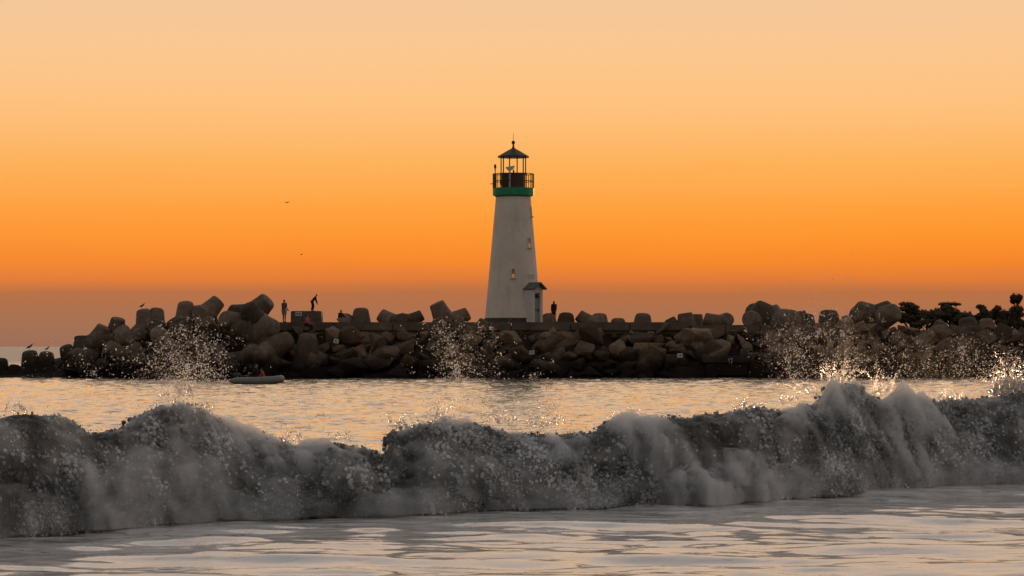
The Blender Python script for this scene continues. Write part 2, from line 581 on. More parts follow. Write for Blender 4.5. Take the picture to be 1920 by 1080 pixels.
# ------------------------------------------------------------------ the sea
def build_sea():
    ys = [-40.0, -10.0, 5.0, 14.0, 20.0]
    y = 22.0
    while y < 50:
        y += 0.075; ys.append(y)
    while y < 215:
        y += 0.12 + (y - 50) / 165.0 * 0.34; ys.append(y)
    while y < 9000:
        y *= 1.06; ys.append(y)
    ys = np.array(ys)
    nc = 520
    # finer columns in the middle of the sheet
    u = np.linspace(-1, 1, nc)
    u = np.sign(u) * (0.72 * np.abs(u) + 0.28 * np.abs(u) ** 4)
    X = u[None, :] * (0.28 * np.abs(ys)[:, None] + 9.0)
    Y = np.repeat(ys[:, None], nc, 1)
    fade_far = np.clip(1 - (Y - 150) / 500.0, 0.0, 1)
    near = np.clip((60 - Y) / 16.0, 0, 1)                 # calm foam sheet before the breaker
    warp = 0.6 * vnoise(X * 0.2, Y * 0.15)
    mid = (0.070 * fbm((X * 0.28 + warp, Y * 0.55 + 3.1), 3) + 0.055 * fbm((X * 0.75 + 9, Y * 1.1), 3)
           + 0.028 * vnoise(X * 2.2 + 3, Y * 2.4))
    swash = (0.065 * fbm((X * 0.22 + warp + 50, Y * 0.75 + 0.10 * X), 4, 0.5) + 0.030 * vnoise(X * 0.55 + 7, Y * 1.9 + 0.2 * X) + 0.012 * vnoise(X * 1.3 + 17, Y * 4.2 + 0.3 * X)
             + 0.005 * vnoise(X * 3.5, Y * 5.0))
    Z = (mid * (1 - near) + swash * near) * fade_far
    Z = np.where(Y < 20.5, 0, Z)
    co = np.stack([X, Y, Z], -1).reshape(-1, 3)
    o = grid_obj('sea', co, len(ys), nc, M['sea'])
    return struct(o)
build_sea()

# ------------------------------------------------------------------ far shore
def build_shore():
    v, f = [], []
    n = 60
    for i in range(n):
        x = 70 + i * 4.0
        h = 3.2 * min(1, i / 8.0) + 0.7 * math.sin(i * 0.7) * min(1, i / 8)
        v += [(x, 770, -0.5), (x, 785, h * 0.7), (x, 800 + 5 * math.sin(i), h), (x, 900, h + 0.5), (x, 910, -0.5)]
    for i in range(n - 1):
        for k in range(4):
            a = i * 5 + k
            f.append((a, a + 5, a + 6, a + 1))
    return struct(mesh_obj('shore_land', v, f, M['land'], smooth=True))
build_shore()

# ------------------------------------------------------------------ breakwater
YW = EYE * F / 59.0            # distance of its waterline, about 201 m
WALK_Z = P(960, 604, 206).z
bw = thing('breakwater', 'long dark breakwater of piled boulders with a flat concrete walkway on top', 'breakwater', (0, YW, 0))
def child(o, parent):
    o.parent = parent
    o.matrix_parent_inverse = Matrix.Translation(-parent.location)
    return o

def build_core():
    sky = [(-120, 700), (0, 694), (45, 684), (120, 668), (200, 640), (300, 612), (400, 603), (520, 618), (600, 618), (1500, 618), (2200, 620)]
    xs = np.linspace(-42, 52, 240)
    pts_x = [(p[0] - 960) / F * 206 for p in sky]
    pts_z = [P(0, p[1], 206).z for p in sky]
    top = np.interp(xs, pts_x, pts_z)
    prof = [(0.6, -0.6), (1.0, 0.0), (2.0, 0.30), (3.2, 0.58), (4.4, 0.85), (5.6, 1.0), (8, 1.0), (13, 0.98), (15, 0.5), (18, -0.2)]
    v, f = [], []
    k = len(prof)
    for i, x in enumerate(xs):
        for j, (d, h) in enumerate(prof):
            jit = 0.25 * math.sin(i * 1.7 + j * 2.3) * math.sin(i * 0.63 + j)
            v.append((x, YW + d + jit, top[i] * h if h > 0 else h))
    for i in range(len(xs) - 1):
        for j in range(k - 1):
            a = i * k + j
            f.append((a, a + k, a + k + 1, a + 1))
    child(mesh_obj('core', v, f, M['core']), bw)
build_core()

def boulder_mesh(i):
    """broken quarry stone: the hull of a few random points, edges slightly worn"""
    rnd = random.Random(100 + i)
    bm = bmesh.new()
    for k in range(rnd.choice((9, 11, 13))):
        d = Vector((rnd.gauss(0, 1), rnd.gauss(0, 1), rnd.gauss(0, 1))).normalized()
        m = max(abs(d.x), abs(d.y), abs(d.z))
        bm.verts.new(d * (0.72 + 0.28 / m) * rnd.uniform(0.85, 1.12))
    r = bmesh.ops.convex_hull(bm, input=bm.verts)
    bmesh.ops.delete(bm, geom=[v for v in bm.verts if not v.link_faces], context='VERTS')
    bmesh.ops.dissolve_limit(bm, angle_limit=R(14), verts=bm.verts, edges=bm.edges)
    bmesh.ops.bevel(bm, geom=bm.edges[:], offset=0.07, segments=2, profile=0.6, affect='EDGES')
    bmesh.ops.triangulate(bm, faces=bm.faces)
    me = bpy.data.meshes.new('boulder')
    bmesh.ops.recalc_face_normals(bm, faces=bm.faces)
    bm.to_mesh(me); bm.free()
    me.polygons.foreach_set('use_smooth', [True] * len(me.polygons))
    me.set_sharp_from_angle(angle=R(28))
    me.materials.append(M['rock'])
    return me
BOULDERS = [boulder_mesh(i) for i in range(18)]

def boulder(loc, s, rnd, parent=bw, me=None):
    o = bpy.data.objects.new('boulder', me or rnd.choice(BOULDERS))
    C.objects.link(o)
    o.location = loc
    o.rotation_euler = (rnd.uniform(-0.7, 0.7), rnd.uniform(-0.7, 0.7), rnd.uniform(0, 6.28))
    o.scale = [v * 0.98 for v in s]
    child(o, parent)
    return o

def build_boulders():
    rnd = random.Random(5)
    rows = [(0.9, 0.2, 1.0), (1.7, 0.85, 1.0), (2.5, 1.5, 0.95), (3.2, 2.05, 0.9), (3.8, 2.6, 0.8), (4.3, 3.05, 0.65)]
    for j, (d, z, s) in enumerate(rows):
        x = -16.0 + rnd.uniform(0, 1.5)
        if j < 2:
            x = -31.0
        while x < 46:
            k = s * rnd.choice((0.55, 0.75, 0.9, 1.1, 1.4)) * rnd.uniform(0.9, 1.1)
            zz = z + rnd.uniform(-0.2, 0.25)
            if x < -15:
                k = 0.6 * rnd.uniform(0.8, 1.2)
            if j == 5 and x < 20:
                zz -= 0.2; k *= 0.85
            if x > 23 and j >= 4:
                zz += 0.15
            boulder((x, YW + d + rnd.uniform(-0.3, 0.3), zz), (k * rnd.uniform(0.9, 1.6), k, k * rnd.uniform(0.55, 0.95)), rnd)
            x += k * rnd.uniform(1.35, 1.9)
    # large stones that make the skyline at the right end
    for px, py, w, h in [(1700, 612, 55, 24), (1765, 606, 48, 22), (1830, 612, 60, 26), (1890, 618, 45, 26), (1668, 618, 40, 22),
                         (1950, 610, 60, 30), (1620, 616, 50, 20), (1540, 612, 50, 20), (1380, 612, 26, 18), (1240, 610, 30, 14), (1730, 634, 60, 24), (1800, 640, 64, 26), (1875, 644, 55, 26)]:
        Yd = 206.0 if py < 620 else 204.6
        p = P(px, py + 8, Yd)
        boulder(p, (w / 26.0 * 0.62, 0.9, h / 26.0 * 0.55), rnd)
build_boulders()

def build_walkway():
    bm = bmesh.new()
    a, b = P(516, 604, 206).x, P(1488, 604, 206).x
    add_box(bm, ((a + b) / 2, 209.6, WALK_Z - 0.75), (b - a, 6.7, 1.0))
    child(bm_obj('walkway_base', bm, M['slab']), bw)
    # top slab, in lengths with joints
    x0 = P(514, 604, 206).x
    x1 = P(1292, 604, 206).x
    n = 7
    for i in range(n):
        a = x0 + (x1 - x0) * i / n + 0.02
        b = x0 + (x1 - x0) * (i + 1) / n - 0.02
        bm = bmesh.new()
        add_box(bm, ((a + b) / 2, 209.5, WALK_Z - 0.3), (b - a, 7.0, 0.6))
        bmesh.ops.bevel(bm, geom=bm.edges[:], offset=0.04, segments=2, affect='EDGES')
        child(bm_obj('walkway_slab', bm, M['slab']), bw)
    xa, xb = P(1296, 609, 206).x, P(1490, 609, 206).x
    for i in range(3):
        a = xa + (xb - xa) * i / 3 + 0.02
        b = xa + (xb - xa) * (i + 1) / 3 - 0.02
        bm = bmesh.new()
        add_box(bm, ((a + b) / 2, 209.5, WALK_Z - 0.55), (b - a, 7.0, 0.7))
        bmesh.ops.bevel(bm, geom=bm.edges[:], offset=0.04, segments=2, affect='EDGES')
        child(bm_obj('walkway_slab', bm, M['slab']), bw)
build_walkway()

# ------------------------------------------------------------------ lighthouse
LY = 209.0
SC = F / LY                     # photo pixels per metre there
LX = P(962.5, 600, LY).x
def build_lighthouse():
    t = thing('lighthouse', 'white tapered lighthouse with green gallery band and dark open lantern on the walkway', 'lighthouse', (LX, LY, WALK_Z))
    base_y = 603.0
    def z(py):
        return (base_y - py) / SC
    def part(name, bm, m, parent=t, smooth=False):
        return bm_obj(name, bm, m, parent, smooth)
    def half(py):
        return (32.5 + (py - 365) * (53.0 - 32.5) / (594 - 365)) / SC
    bm = bmesh.new()
    prof = [(half(py), z(py)) for py in np.linspace(595, 366, 24)]
    add_lathe(bm, prof, 64)
    tower = part('tower', bm, M['white'], smooth=True)
    tower.data.set_sharp_from_angle(angle=R(40))
    bm = bmesh.new()
    add_lathe(bm, [(half(603) + 0.02, 0.0), (half(595) + 0.025, z(594.6))], 64)
    part('plinth', bm, M['plinth'], smooth=False)
    # gallery
    bm = bmesh.new()
    add_lathe(bm, [(32.8 / SC, z(368)), (36.5 / SC, z(365.2)), (38.6 / SC, z(364.6)), (38.6 / SC, z(351))], 48)
    part('gallery_band', bm, M['green'])
    bm = bmesh.new()
    rr = 38.2 / SC
    for zz in (z(324.5), z(338)):
        pts = [(rr * math.cos(a), rr * math.sin(a), zz) for a in np.linspace(0, 2 * math.pi, 49)]
        add_tube(bm, pts, 0.03, 6)
    rail = part('railing', bm, M['bronze'])
    for i in range(20):
        a = 2 * math.pi * i / 20 + 0.08
        bm = bmesh.new()
        add_tube(bm, [(rr * math.cos(a), rr * math.sin(a), z(351)), (rr * math.cos(a), rr * math.sin(a), z(324))], 0.032, 6)
        part('post', bm, M['bronze'], rail)
    # sheet panels of the railing on the left of the gallery
    for a0 in (2.72, 3.05, 3.38):
        bm = bmesh.new()
        a1 = a0 + 0.31
        r2 = rr - 0.04
        q = [(r2 * math.cos(a0), r2 * math.sin(a0)), (r2 * math.cos(a1), r2 * math.sin(a1))]
        vv = []
        for rx, ry in q + [(x * 0.985, y * 0.985) for x, y in q[::-1]]:
            vv.append((rx, ry))
        lo = [bm.verts.new((x, y, z(350))) for x, y in vv]
        hi = [bm.verts.new((x, y, z(325.5))) for x, y in vv]
        for i in range(4):
            bm.faces.new((lo[i], lo[(i + 1) % 4], hi[(i + 1) % 4], hi[i]))
        bm.faces.new(lo[::-1]); bm.faces.new(hi)
        part('rail_panel', bm, M['bronze'], rail)
    # lantern drum, posts and roof
    bm = bmesh.new()
    add_lathe(bm, [(23.3 / SC, z(351)), (23.3 / SC, z(326)), (24.2 / SC, z(325.5)), (24.2 / SC, z(323.5))], 10)
    part('lantern_drum', bm, M['bronze'])
    for i in range(10):
        a = 2 * math.pi * i / 10
        r = 23.0 / SC
        bm = bmesh.new()
        add_tube(bm, [(r * math.cos(a), r * math.sin(a), z(324)), (r * math.cos(a), r * math.sin(a), z(293))], 0.042, 6)
        part('lantern_post', bm, M['bronze'])
    bm = bmesh.new()
    add_lathe(bm, [(26 / SC, z(293.5)), (29.2 / SC, z(293.8)), (29.4 / SC, z(291)), (28.2 / SC, z(290.2)), (15 / SC, z(282.5)), (3.0 / SC, z(276))], 10)
    roof = part('lantern_roof', bm, M['roof_metal'])
    bm = bmesh.new()
    add_lathe(bm, [(3.2 / SC, z(276.4)), (1.9 / SC, z(273)), (1.5 / SC, z(270)), (2.3 / SC, z(268.8))], 16)
    fin = part('finial_neck', bm, M['roof_metal'], roof)
    bm = bmesh.new()
    bmesh.ops.create_uvsphere(bm, u_segments=16, v_segments=10, radius=3.5 / SC, matrix=Matrix.Translation((0, 0, z(265.2))))
    part('finial_ball', bm, M['roof_metal'], roof, True)
    bm = bmesh.new()
    add_tube(bm, [(0, 0, z(263)), (0, 0, z(248))], [0.02, 0.012], 6)
    part('lightning_rod', bm, M['roof_metal'], roof)
    # tilted solar panel on a white pole in front of the lantern
    px = (956 - 962.5) / SC
    bm = bmesh.new()
    add_tube(bm, [(px, -31 / SC, z(351)), (px, -31 / SC, z(318))], 0.05, 8)
    part('panel_pole', bm, M['white_trim'])
    bm = bmesh.new()
    vs = [(947.5, 314.5), (964.5, 311.5), (962.5, 317.5), (956.5, 321), (953, 320.5)]
    a = [bm.verts.new(((x - 962.5) / SC, -34 / SC, z(y))) for x, y in vs]
    b = [bm.verts.new(((x - 962.5) / SC + 0.05, -28 / SC, z(y) + 0.06)) for x, y in vs]
    for i in range(5):
        bm.faces.new((a[i], a[(i + 1) % 5], b[(i + 1) % 5], b[i]))
    bm.faces.new(a[::-1]); bm.faces.new(b)
    part('solar_panel', bm, M['white_trim'])
    bm = bmesh.new()
    add_box(bm, ((963 - 962.5) / SC, -29 / SC, z(321)), (0.12, 0.12, 0.2))
    part('panel_bracket', bm, M['bronze'])
    # signal light at the left of the gallery
    bx = (928.5 - 962.5) / SC
    bm = bmesh.new()
    add_tube(bm, [(bx, -0.4, z(351)), (bx, -0.4, z(317))], 0.035, 8)
    sg = part('signal_post', bm, M['bronze'])
    bm = bmesh.new()
    add_lathe(bm, [(0.06, z(317.5)), (0.06, z(313.8))], 12, (bx, -0.4, 0))
    part('signal_lens', bm, M['white_trim'], sg)
    bm = bmesh.new()
    add_lathe(bm, [(0.085, z(313.8)), (0.085, z(309)), (0.05, z(307)), (0.02, z(306.4))], 12, (bx, -0.4, 0))
    part('signal_cap', bm, M['bronze'], sg)
    bm = bmesh.new()
    add_box(bm, ((940 - 962.5) / SC, -34 / SC, z(342)), (0.2, 0.15, 0.35))
    add_box(bm, ((938 - 962.5) / SC, -34 / SC, z(331)), (0.08, 0.08, 0.5))
    part('fog_signal', bm, M['plinth'])
    bm = bmesh.new()
    add_box(bm, ((922 - 962.5) / SC, -0.1, z(343)), (0.22, 0.05, 0.05))
    part('bracket', bm, M['bronze'])
    # windows let into the tower, each with a frame, a pane and a sill
    def window(px0, px1, py0, py1, sky_glow):
        cx = ((px0 + px1) / 2 - 962.5) / SC
        h = half((py0 + py1) / 2)
        ang = math.asin(max(-1, min(1, cx / h)))
        zc = (z(py0) + z(py1)) / 2
        w = (px1 - px0) / SC / max(0.3, math.cos(ang))
        hh = z(py0) - z(py1)
        slope = math.atan((53.0 - 32.5) / (594 - 365))
        M4 = (Matrix.Rotation(ang, 4, 'Z') @ Matrix.Translation((0, -h * 1.0, zc)) @ Matrix.Rotation(-slope, 4, 'X'))
        bm = bmesh.new()
        fw = 0.05
        for sx in (-1, 1):
            add_box(bm, (sx * (w / 2 + fw / 2), 0, 0), (fw, 0.10, hh + 2 * fw))
        add_box(bm, (0, 0, hh / 2 + fw / 2), (w, 0.10, fw))
        win = bm_obj('window', bm, M['white_trim'], t)
        win.matrix_local = M4
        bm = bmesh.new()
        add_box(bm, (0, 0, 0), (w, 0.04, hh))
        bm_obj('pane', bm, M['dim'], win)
        if sky_glow:  # glowing insert added for sky showing through from the far side
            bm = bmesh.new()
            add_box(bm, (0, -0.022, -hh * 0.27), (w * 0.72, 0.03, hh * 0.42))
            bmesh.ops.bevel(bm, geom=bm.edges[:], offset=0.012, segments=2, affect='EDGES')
            bm_obj('sky_glow_pane', bm, M['sky_glow'], win)
        bm = bmesh.new()
        add_box(bm, (0, -0.06, -hh / 2 - fw * 0.6), (w + 0.22, 0.2, fw * 1.1))
        bm_obj('sill', bm, M['white_trim'], win)
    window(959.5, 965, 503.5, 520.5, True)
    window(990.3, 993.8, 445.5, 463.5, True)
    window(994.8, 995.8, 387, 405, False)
    # name plaque with three lines
    cx = (996 - 962.5) / SC
    h = half(517)
    ang = math.asin(cx / h)
    bm = bmesh.new()
    add_box(bm, (0, 0, 0), (0.62, 0.03, 0.34))
    pl = bm_obj('plaque', bm, M['sign'], t)
    pl.matrix_local = Matrix.Rotation(ang, 4, 'Z') @ Matrix.Translation((0, -h - 0.012, z(517))) @ Matrix.Rotation(-0.09, 4, 'X')
    for k in (-1, 0, 1):
        bm = bmesh.new()
        add_box(bm, (0, -0.018, k * 0.095), (0.5, 0.012, 0.035))
        bm_obj('plaque_line', bm, M['door'], pl)
    # porch at the lower right, gable turned towards the water
    ang = math.asin((999.5 - 962.5) / SC / half(590)) * 0.9
    fr = Matrix.Rotation(ang, 4, 'Z')
    Yf = -(half(603) + 0.62)
    W = 25.0 / SC
    zt = z(541)
    pc = bpy.data.objects.new('porch', None)
    C.objects.link(pc); pc.parent = t
    pc.matrix_local = fr @ Matrix.Translation((0, Yf, 0))
    def pp(name, bm, m, smooth=False):
        return bm_obj(name, bm, m, pc, smooth)
    bm = bmesh.new()
    for sx in (-1, 1):
        add_box(bm, (sx * (W / 2 - 0.11), 0.6, zt / 2), (0.22, 1.2, zt))
    add_box(bm, (0, 0.6, zt - 0.14), (W - 0.446, 1.2, 0.28))
    vsg = [bm.verts.new((-W / 2, 0.003, zt + 0.002)), bm.verts.new((W / 2, 0.003, zt + 0.002)), bm.verts.new((0, 0.003, zt + 0.40)),
           bm.verts.new((-W / 2, 1.2, zt + 0.002)), bm.verts.new((W / 2, 1.2, zt + 0.002)), bm.verts.new((0, 1.2, zt + 0.40))]
    for idx in ((0, 1, 2), (5, 4, 3), (0, 3, 4, 1), (1, 4, 5, 2), (2, 5, 3, 0)):
        bm.faces.new([vsg[i] for i in idx])
    pp('porch_wall', bm, M['white_trim'])
    for sx in (-1, 1):
        bm = bmesh.new()
        ov = 0.10
        run = W / 2 + ov
        drop = run * 0.40 / (W / 2)
        pitch = math.atan2(0.40, W / 2)
        ln = math.hypot(run, drop)
        add_box(bm, (sx * run / 2, 0.45, zt + 0.40 - drop / 2 + 0.05), (ln, 1.6, 0.09), Matrix.Rotation(sx * pitch, 3, 'Y'))
        pp('porch_roof', bm, M['shingle'])
    bm = bmesh.new()
    add_box(bm, (0, 0.16, (zt - 0.28) / 2), (W - 0.45, 0.07, zt - 0.28))
    door = pp('door', bm, M['door'])
    bm = bmesh.new()
    n = 10
    wv = (W - 0.45) / 2 - 0.05
    zv = z(557)
    pts = [(-wv, zv), (wv, zv)] + [(wv * math.cos(a), zv + 0.05 + 0.2 * math.sin(a)) for a in np.linspace(0, math.pi, n)]
    f0 = [bm.verts.new((x, 0.115, zz)) for x, zz in pts]
    f1 = [bm.verts.new((x, 0.135, zz)) for x, zz in pts]
    bm.faces.new(f0); bm.faces.new(f1[::-1])
    for i in range(len(pts)):
        bm.faces.new((f0[i], f1[i], f1[(i + 1) % len(pts)], f0[(i + 1) % len(pts)]))
    bm_obj('vent', bm, M['dark'], door)
    for zz in (z(557.6), z(579.5)):
        bm = bmesh.new()
        add_box(bm, (0, 0.11, zz), (W - 0.46, 0.04, 0.05))
        bm_obj('door_rail', bm, M['plinth'], door)
    bm = bmesh.new()
    add_box(bm, (wv - 0.06, 0.10, z(582)), (0.05, 0.06, 0.12))
    bm_obj('handle', bm, M['bronze'], door)
    bm = bmesh.new()
    add_box(bm, (W / 2 + 0.16, 0.7, z(550) / 2), (0.30, 0.6, z(550)))
    pp('meter_box', bm, M['door'])
    return t
build_lighthouse()

# ------------------------------------------------------------------ concrete armour units
TET = [Vector((1, 1, 1)).normalized(), Vector((1, -1, -1)).normalized(), Vector((-1, 1, -1)).normalized(), Vector((-1, -1, 1)).normalized()]
def tetrapod_meshes(flat):
    out = []
    end = [(0.70, 1.66), (0.67, 1.78), (0.60, 1.84), (0.50, 1.86)] if flat else [(0.68, 1.60), (0.63, 1.73), (0.53, 1.82), (0.38, 1.88), (0.2, 1.90)]
    for d in TET:
        bm = bmesh.new()
        q = Vector((0, 0, 1)).rotation_difference(d)
        add_lathe(bm, [(0.55, -0.15), (0.98, 0.25), (0.86, 0.75), (0.75, 1.30)] + end, 22)
        bmesh.ops.rotate(bm, verts=bm.verts, cent=(0, 0, 0), matrix=q.to_matrix())
        me = bpy.data.meshes.new('leg')
        bmesh.ops.recalc_face_normals(bm, faces=bm.faces)
        bm.to_mesh(me); bm.free()
        me.polygons.foreach_set('use_smooth', [True] * len(me.polygons))
        me.set_sharp_from_angle(angle=R(30))
        me.materials.append(M['concrete'])
        out.append(me)
    return out
LEGS = {True: tetrapod_meshes(True), False: tetrapod_meshes(False)}
def tetrapod(label, tip, d, roll=None, size=1.0, group='concrete armour units on the breakwater'):
    """tip: world point of the end of the first leg; d: direction that leg points in. Without a roll the other
    three legs rest as low as they can."""
    d = Vector(d).normalized()
    q0 = TET[0].rotation_difference(d)
    if roll is None:
        roll = min((k * 0.1 for k in range(21)), key=lambda a: max((Quaternion(d, a) @ q0 @ TET[i]).z for i in (1, 2, 3)))
    q = Quaternion(d, roll) @ q0
    t = thing('tetrapod', label, 'tetrapod', Vector(tip) - d * 1.85 * size, group)
    t.rotation_mode = 'QUATERNION'
    t.rotation_quaternion = q
    t.scale = (size, size, size)
    flat = any(w in label for w in ('flat', 'square', 'stub', 'angular', 'slant', 'sloping', 'leg end'))
    for me in LEGS[flat]:
        o = bpy.data.objects.new('leg', me)
        C.objects.link(o)
        o.parent = t
    return t

def build_tetrapods():
    rnd = random.Random(11)
    T = tetrapod
    # skyline of the left heap (photo pixel of the leg's end, distance, direction, roll, size)
    T('tetrapod raising a big flat-ended leg highest on the heap, beside the standing person', P(503, 562, 206), (0.72, -0.25, 0.70), None, 0.95)
    T('tetrapod with a square-looking tilted leg atop the heap, left of the tallest leg', P(411, 563, 207), (0.55, 0.2, 0.62), None, 0.8)
    T('round-topped tetrapod behind the spray at the top left of the heap', P(348, 566, 206), (0.0, -0.2, 1), None, 0.85)
    T('tetrapod with a rounded leg under the lone gull', P(268, 580, 206), (-0.15, -0.1, 1), None, 0.75)
    T('dark tetrapod leg just right of the one under the lone gull', P(295, 578, 206.5), (0.1, 0.1, 1), None, 0.75)
    T('tetrapod with a leg sloping up on the left flank of the heap', P(222, 597, 206), (0.2, -0.2, 0.9), None, 0.75)
    T('slanting tetrapod low on the left flank of the heap', P(196, 612, 205.5), (0.45, -0.1, 0.8), None, 0.75)
    T('flat-topped tetrapod stub on the left flank near the water', P(152, 630, 205), (-0.05, 0.1, 1), None, 0.7)
    T('tetrapod at the foot of the left flank nearest the pair of gulls', P(122, 648, 204.5), (-0.3, -0.2, 0.9), None, 0.7)
    T('rounded tetrapod carrying the left gull of the pair', P(55, 658, 204), (-0.1, -0.1, 1), None, 0.8)
    T('pointed tetrapod carrying the right gull of the pair', P(88, 660, 204), (0.1, -0.1, 1), None, 0.75)
    T('tetrapod cut off by the left edge of the picture', P(2, 672, 204), (0.0, 0.1, 1), None, 0.7)
    T('small low tetrapod between the left edge and the pair of gulls', P(28, 684, 203.6), (0.1, 0, 1), None, 0.6)
    T('tetrapod showing a pale round leg end to the sea, below the tilted square leg', P(420, 597, 203.6), (-0.5, -0.75, 0.25), 0.4, 0.85)
    T('tetrapod with a pinkish leg end in the middle of the heap', P(480, 602, 203.6), (0.3, -0.9, 0.15), 0.8, 0.85)
    T('tetrapod with a thick pale leg pointing left in the middle of the heap', P(437, 612, 203.2), (-0.75, -0.5, 0.35), 1.7, 0.95)
    T('tetrapod with a log-like leg lying towards the right below the standing person', P(519, 617, 203.6), (0.85, -0.45, -0.2), 0.3, 0.9)
    T('tetrapod with a leg raised to the right low on the heap', P(545, 634, 202.8), (0.75, -0.3, 0.45), 1.2, 0.95)
    T('tall pale tetrapod leg leaning on the heap below the seated person in pink', P(577, 628, 202.8), (0.05, -0.35, 0.9), 0.6, 0.95)
    T('tetrapod with a leg bent over the water behind the dinghy', P(478, 655, 202.4), (0.35, -0.6, 0.5), 2.0, 0.95)
    T('tetrapod with a round back between the tilted leg and the tallest leg', P(447, 574, 206.4), (0.0, 0.1, 1), None, 0.72)
    for px, py, Yd, lb in [(330, 612, 204.6, 'tetrapod behind the spray, directly below the round-topped one'),
                           (385, 600, 204.8, 'tetrapod behind the right rim of the left spray, below the tilted square leg'),
                           (290, 620, 204.4, 'tetrapod at the left rim of the spray, below the dark leg beside the gull'),
                           (245, 632, 204.0, 'tetrapod below the one that carries the lone gull'),
                           (360, 640, 203.3, 'tetrapod in the thick of the left spray, halfway up the heap'),
                           (300, 655, 203.0, 'tetrapod low behind the left part of the spray'),
                           (410, 650, 203.0, 'tetrapod halfway down the heap, just right of the left spray'),
                           (200, 650, 203.4, 'tetrapod halfway down the left flank, below the slanting one'),
                           (250, 672, 202.6, 'tetrapod near the water between the left flank and the spray'),
                           (150, 676, 202.8, 'dark tetrapod at the waterline right of the pair of gulls'),
                           (330, 684, 202.2, 'dark tetrapod at the waterline under the middle of the left spray'),
                           (440, 682, 202.2, 'dark tetrapod at the waterline behind the stern of the dinghy'),
                           (520, 672, 202.2, 'dark tetrapod at the waterline behind the bow of the dinghy'),
                           (590, 680, 202.2, 'rightmost dark tetrapod at the waterline, below the person in pink')]:
        T(lb, P(px, py, Yd), (rnd.uniform(-0.7, 0.7), -0.5, rnd.uniform(0.1, 0.9)), rnd.uniform(0, 2), 0.82)
    # legs that look over the walkway from the seaward side
    Yb = 214.0
    T('dome-like tetrapod leg right of the crouching person', P(677, 578, Yb), (0, 0.05, 1), None, 0.84)
    T('low tetrapod leg slanting down to the right, left of the leaning slab', P(712, 589, Yb), (-0.75, 0.1, 0.5), None, 0.73)
    T('low rounded tetrapod back behind the crouching person', P(652, 590, Yb), (0.2, 0.3, 0.9), None, 0.60)
    T('tetrapod leg slanting up to the right just left of the tilted square one', P(792, 590, Yb), (0.75, 0, 0.42), None, 0.60)
    T('tetrapod with a square-looking leg tilted to the left, left of the lighthouse', P(818, 568, Yb), (-0.42, -0.1, 0.9), None, 0.84)
    T('tetrapod leg slanting to the right between the tilted leg and the lighthouse', P(878, 587, Yb), (0.75, 0.1, 0.42), None, 0.73)
    T('tetrapod leg close to the left foot of the lighthouse', P(906, 598, Yb), (0.3, 0, 0.9), None, 0.43)
    T('tetrapod hump just behind the woman in dark, on her left', P(1028, 588, Yb), (-0.1, 0.1, 1), None, 0.69)
    T('wide tetrapod hump just right of the woman in dark', P(1062, 587, Yb), (0.05, 0.1, 1), None, 0.82)
    T('tetrapod leg slanting down to the right, second hump from the woman in dark', P(1084, 590, Yb), (-0.72, 0, 0.55), None, 0.65)
    T('smooth rounded tetrapod leg, third hump from the woman in dark', P(1124, 588, Yb), (0, 0, 1), None, 0.82)
    T('small low rounded tetrapod leg between two taller upright ones', P(1159, 597, Yb), (0, 0, 1), None, 0.77)
    T('pale upright tetrapod leg shaped like a blunt post', P(1206, 588, Yb), (0.05, -0.1, 1), None, 0.86)
    T('angular low tetrapod end left of a rounded hump, right part of the walkway', P(1255, 597, Yb), (-0.4, 0, 0.8), None, 0.60)
    T('rounded tetrapod hump with a second leg sloping away to the right', P(1284, 587, Yb), (-0.15, 0, 1), None, 0.82)
    T('pale rounded tetrapod end peeping over the sloping leg', P(1306, 589, Yb + 2), (0.0, 0, 1), None, 0.65)
    T('tetrapod leg sloping gently down to the right towards the tiny perched bird', P(1320, 597, Yb), (-0.85, 0, 0.3), None, 0.69)
    T('large tetrapod with a raised round leg at the right of the walkway', P(1412, 576, 207.5), (-0.80, -0.05, 0.58), None, 1.12)
    T('tetrapod with a round leg end facing the sea below the large raised leg', P(1402, 598, 206.6), (-0.65, -0.72, 0.05), None, 0.85)
    T('square-shouldered tetrapod end behind the tall right spray', P(1496, 584, 209), (-0.2, 0, 1), None, 0.8)
    T('low rounded tetrapod behind the tall right spray', P(1516, 589, 209), (0.2, 0, 1), None, 0.75)
    T('rounded tetrapod hump left of the V-shaped pair of legs', P(1554, 582, 209), (0.0, 0, 1), None, 1.0)
    T('small rounded tetrapod hump close to the left leg of the V', P(1591, 592, 209), (0.0, 0, 1), None, 0.8)
    T('mottled tetrapod whose leg forms the left arm of the V', P(1604, 578, 208), (-0.85, -0.2, 0.42), None, 1.0)
    T('mottled tetrapod whose leg forms the right arm of the V', P(1674, 576, 208), (0.80, -0.2, 0.50), None, 1.0)
    T('dark rounded tetrapod standing before the far trees', P(1850, 598, 209), (0, 0, 1), None, 0.75)
    T('rounded tetrapod hump left of the dark one before the far trees', P(1812, 596, 210), (-0.2, 0, 1), None, 0.9)
build_tetrapods()

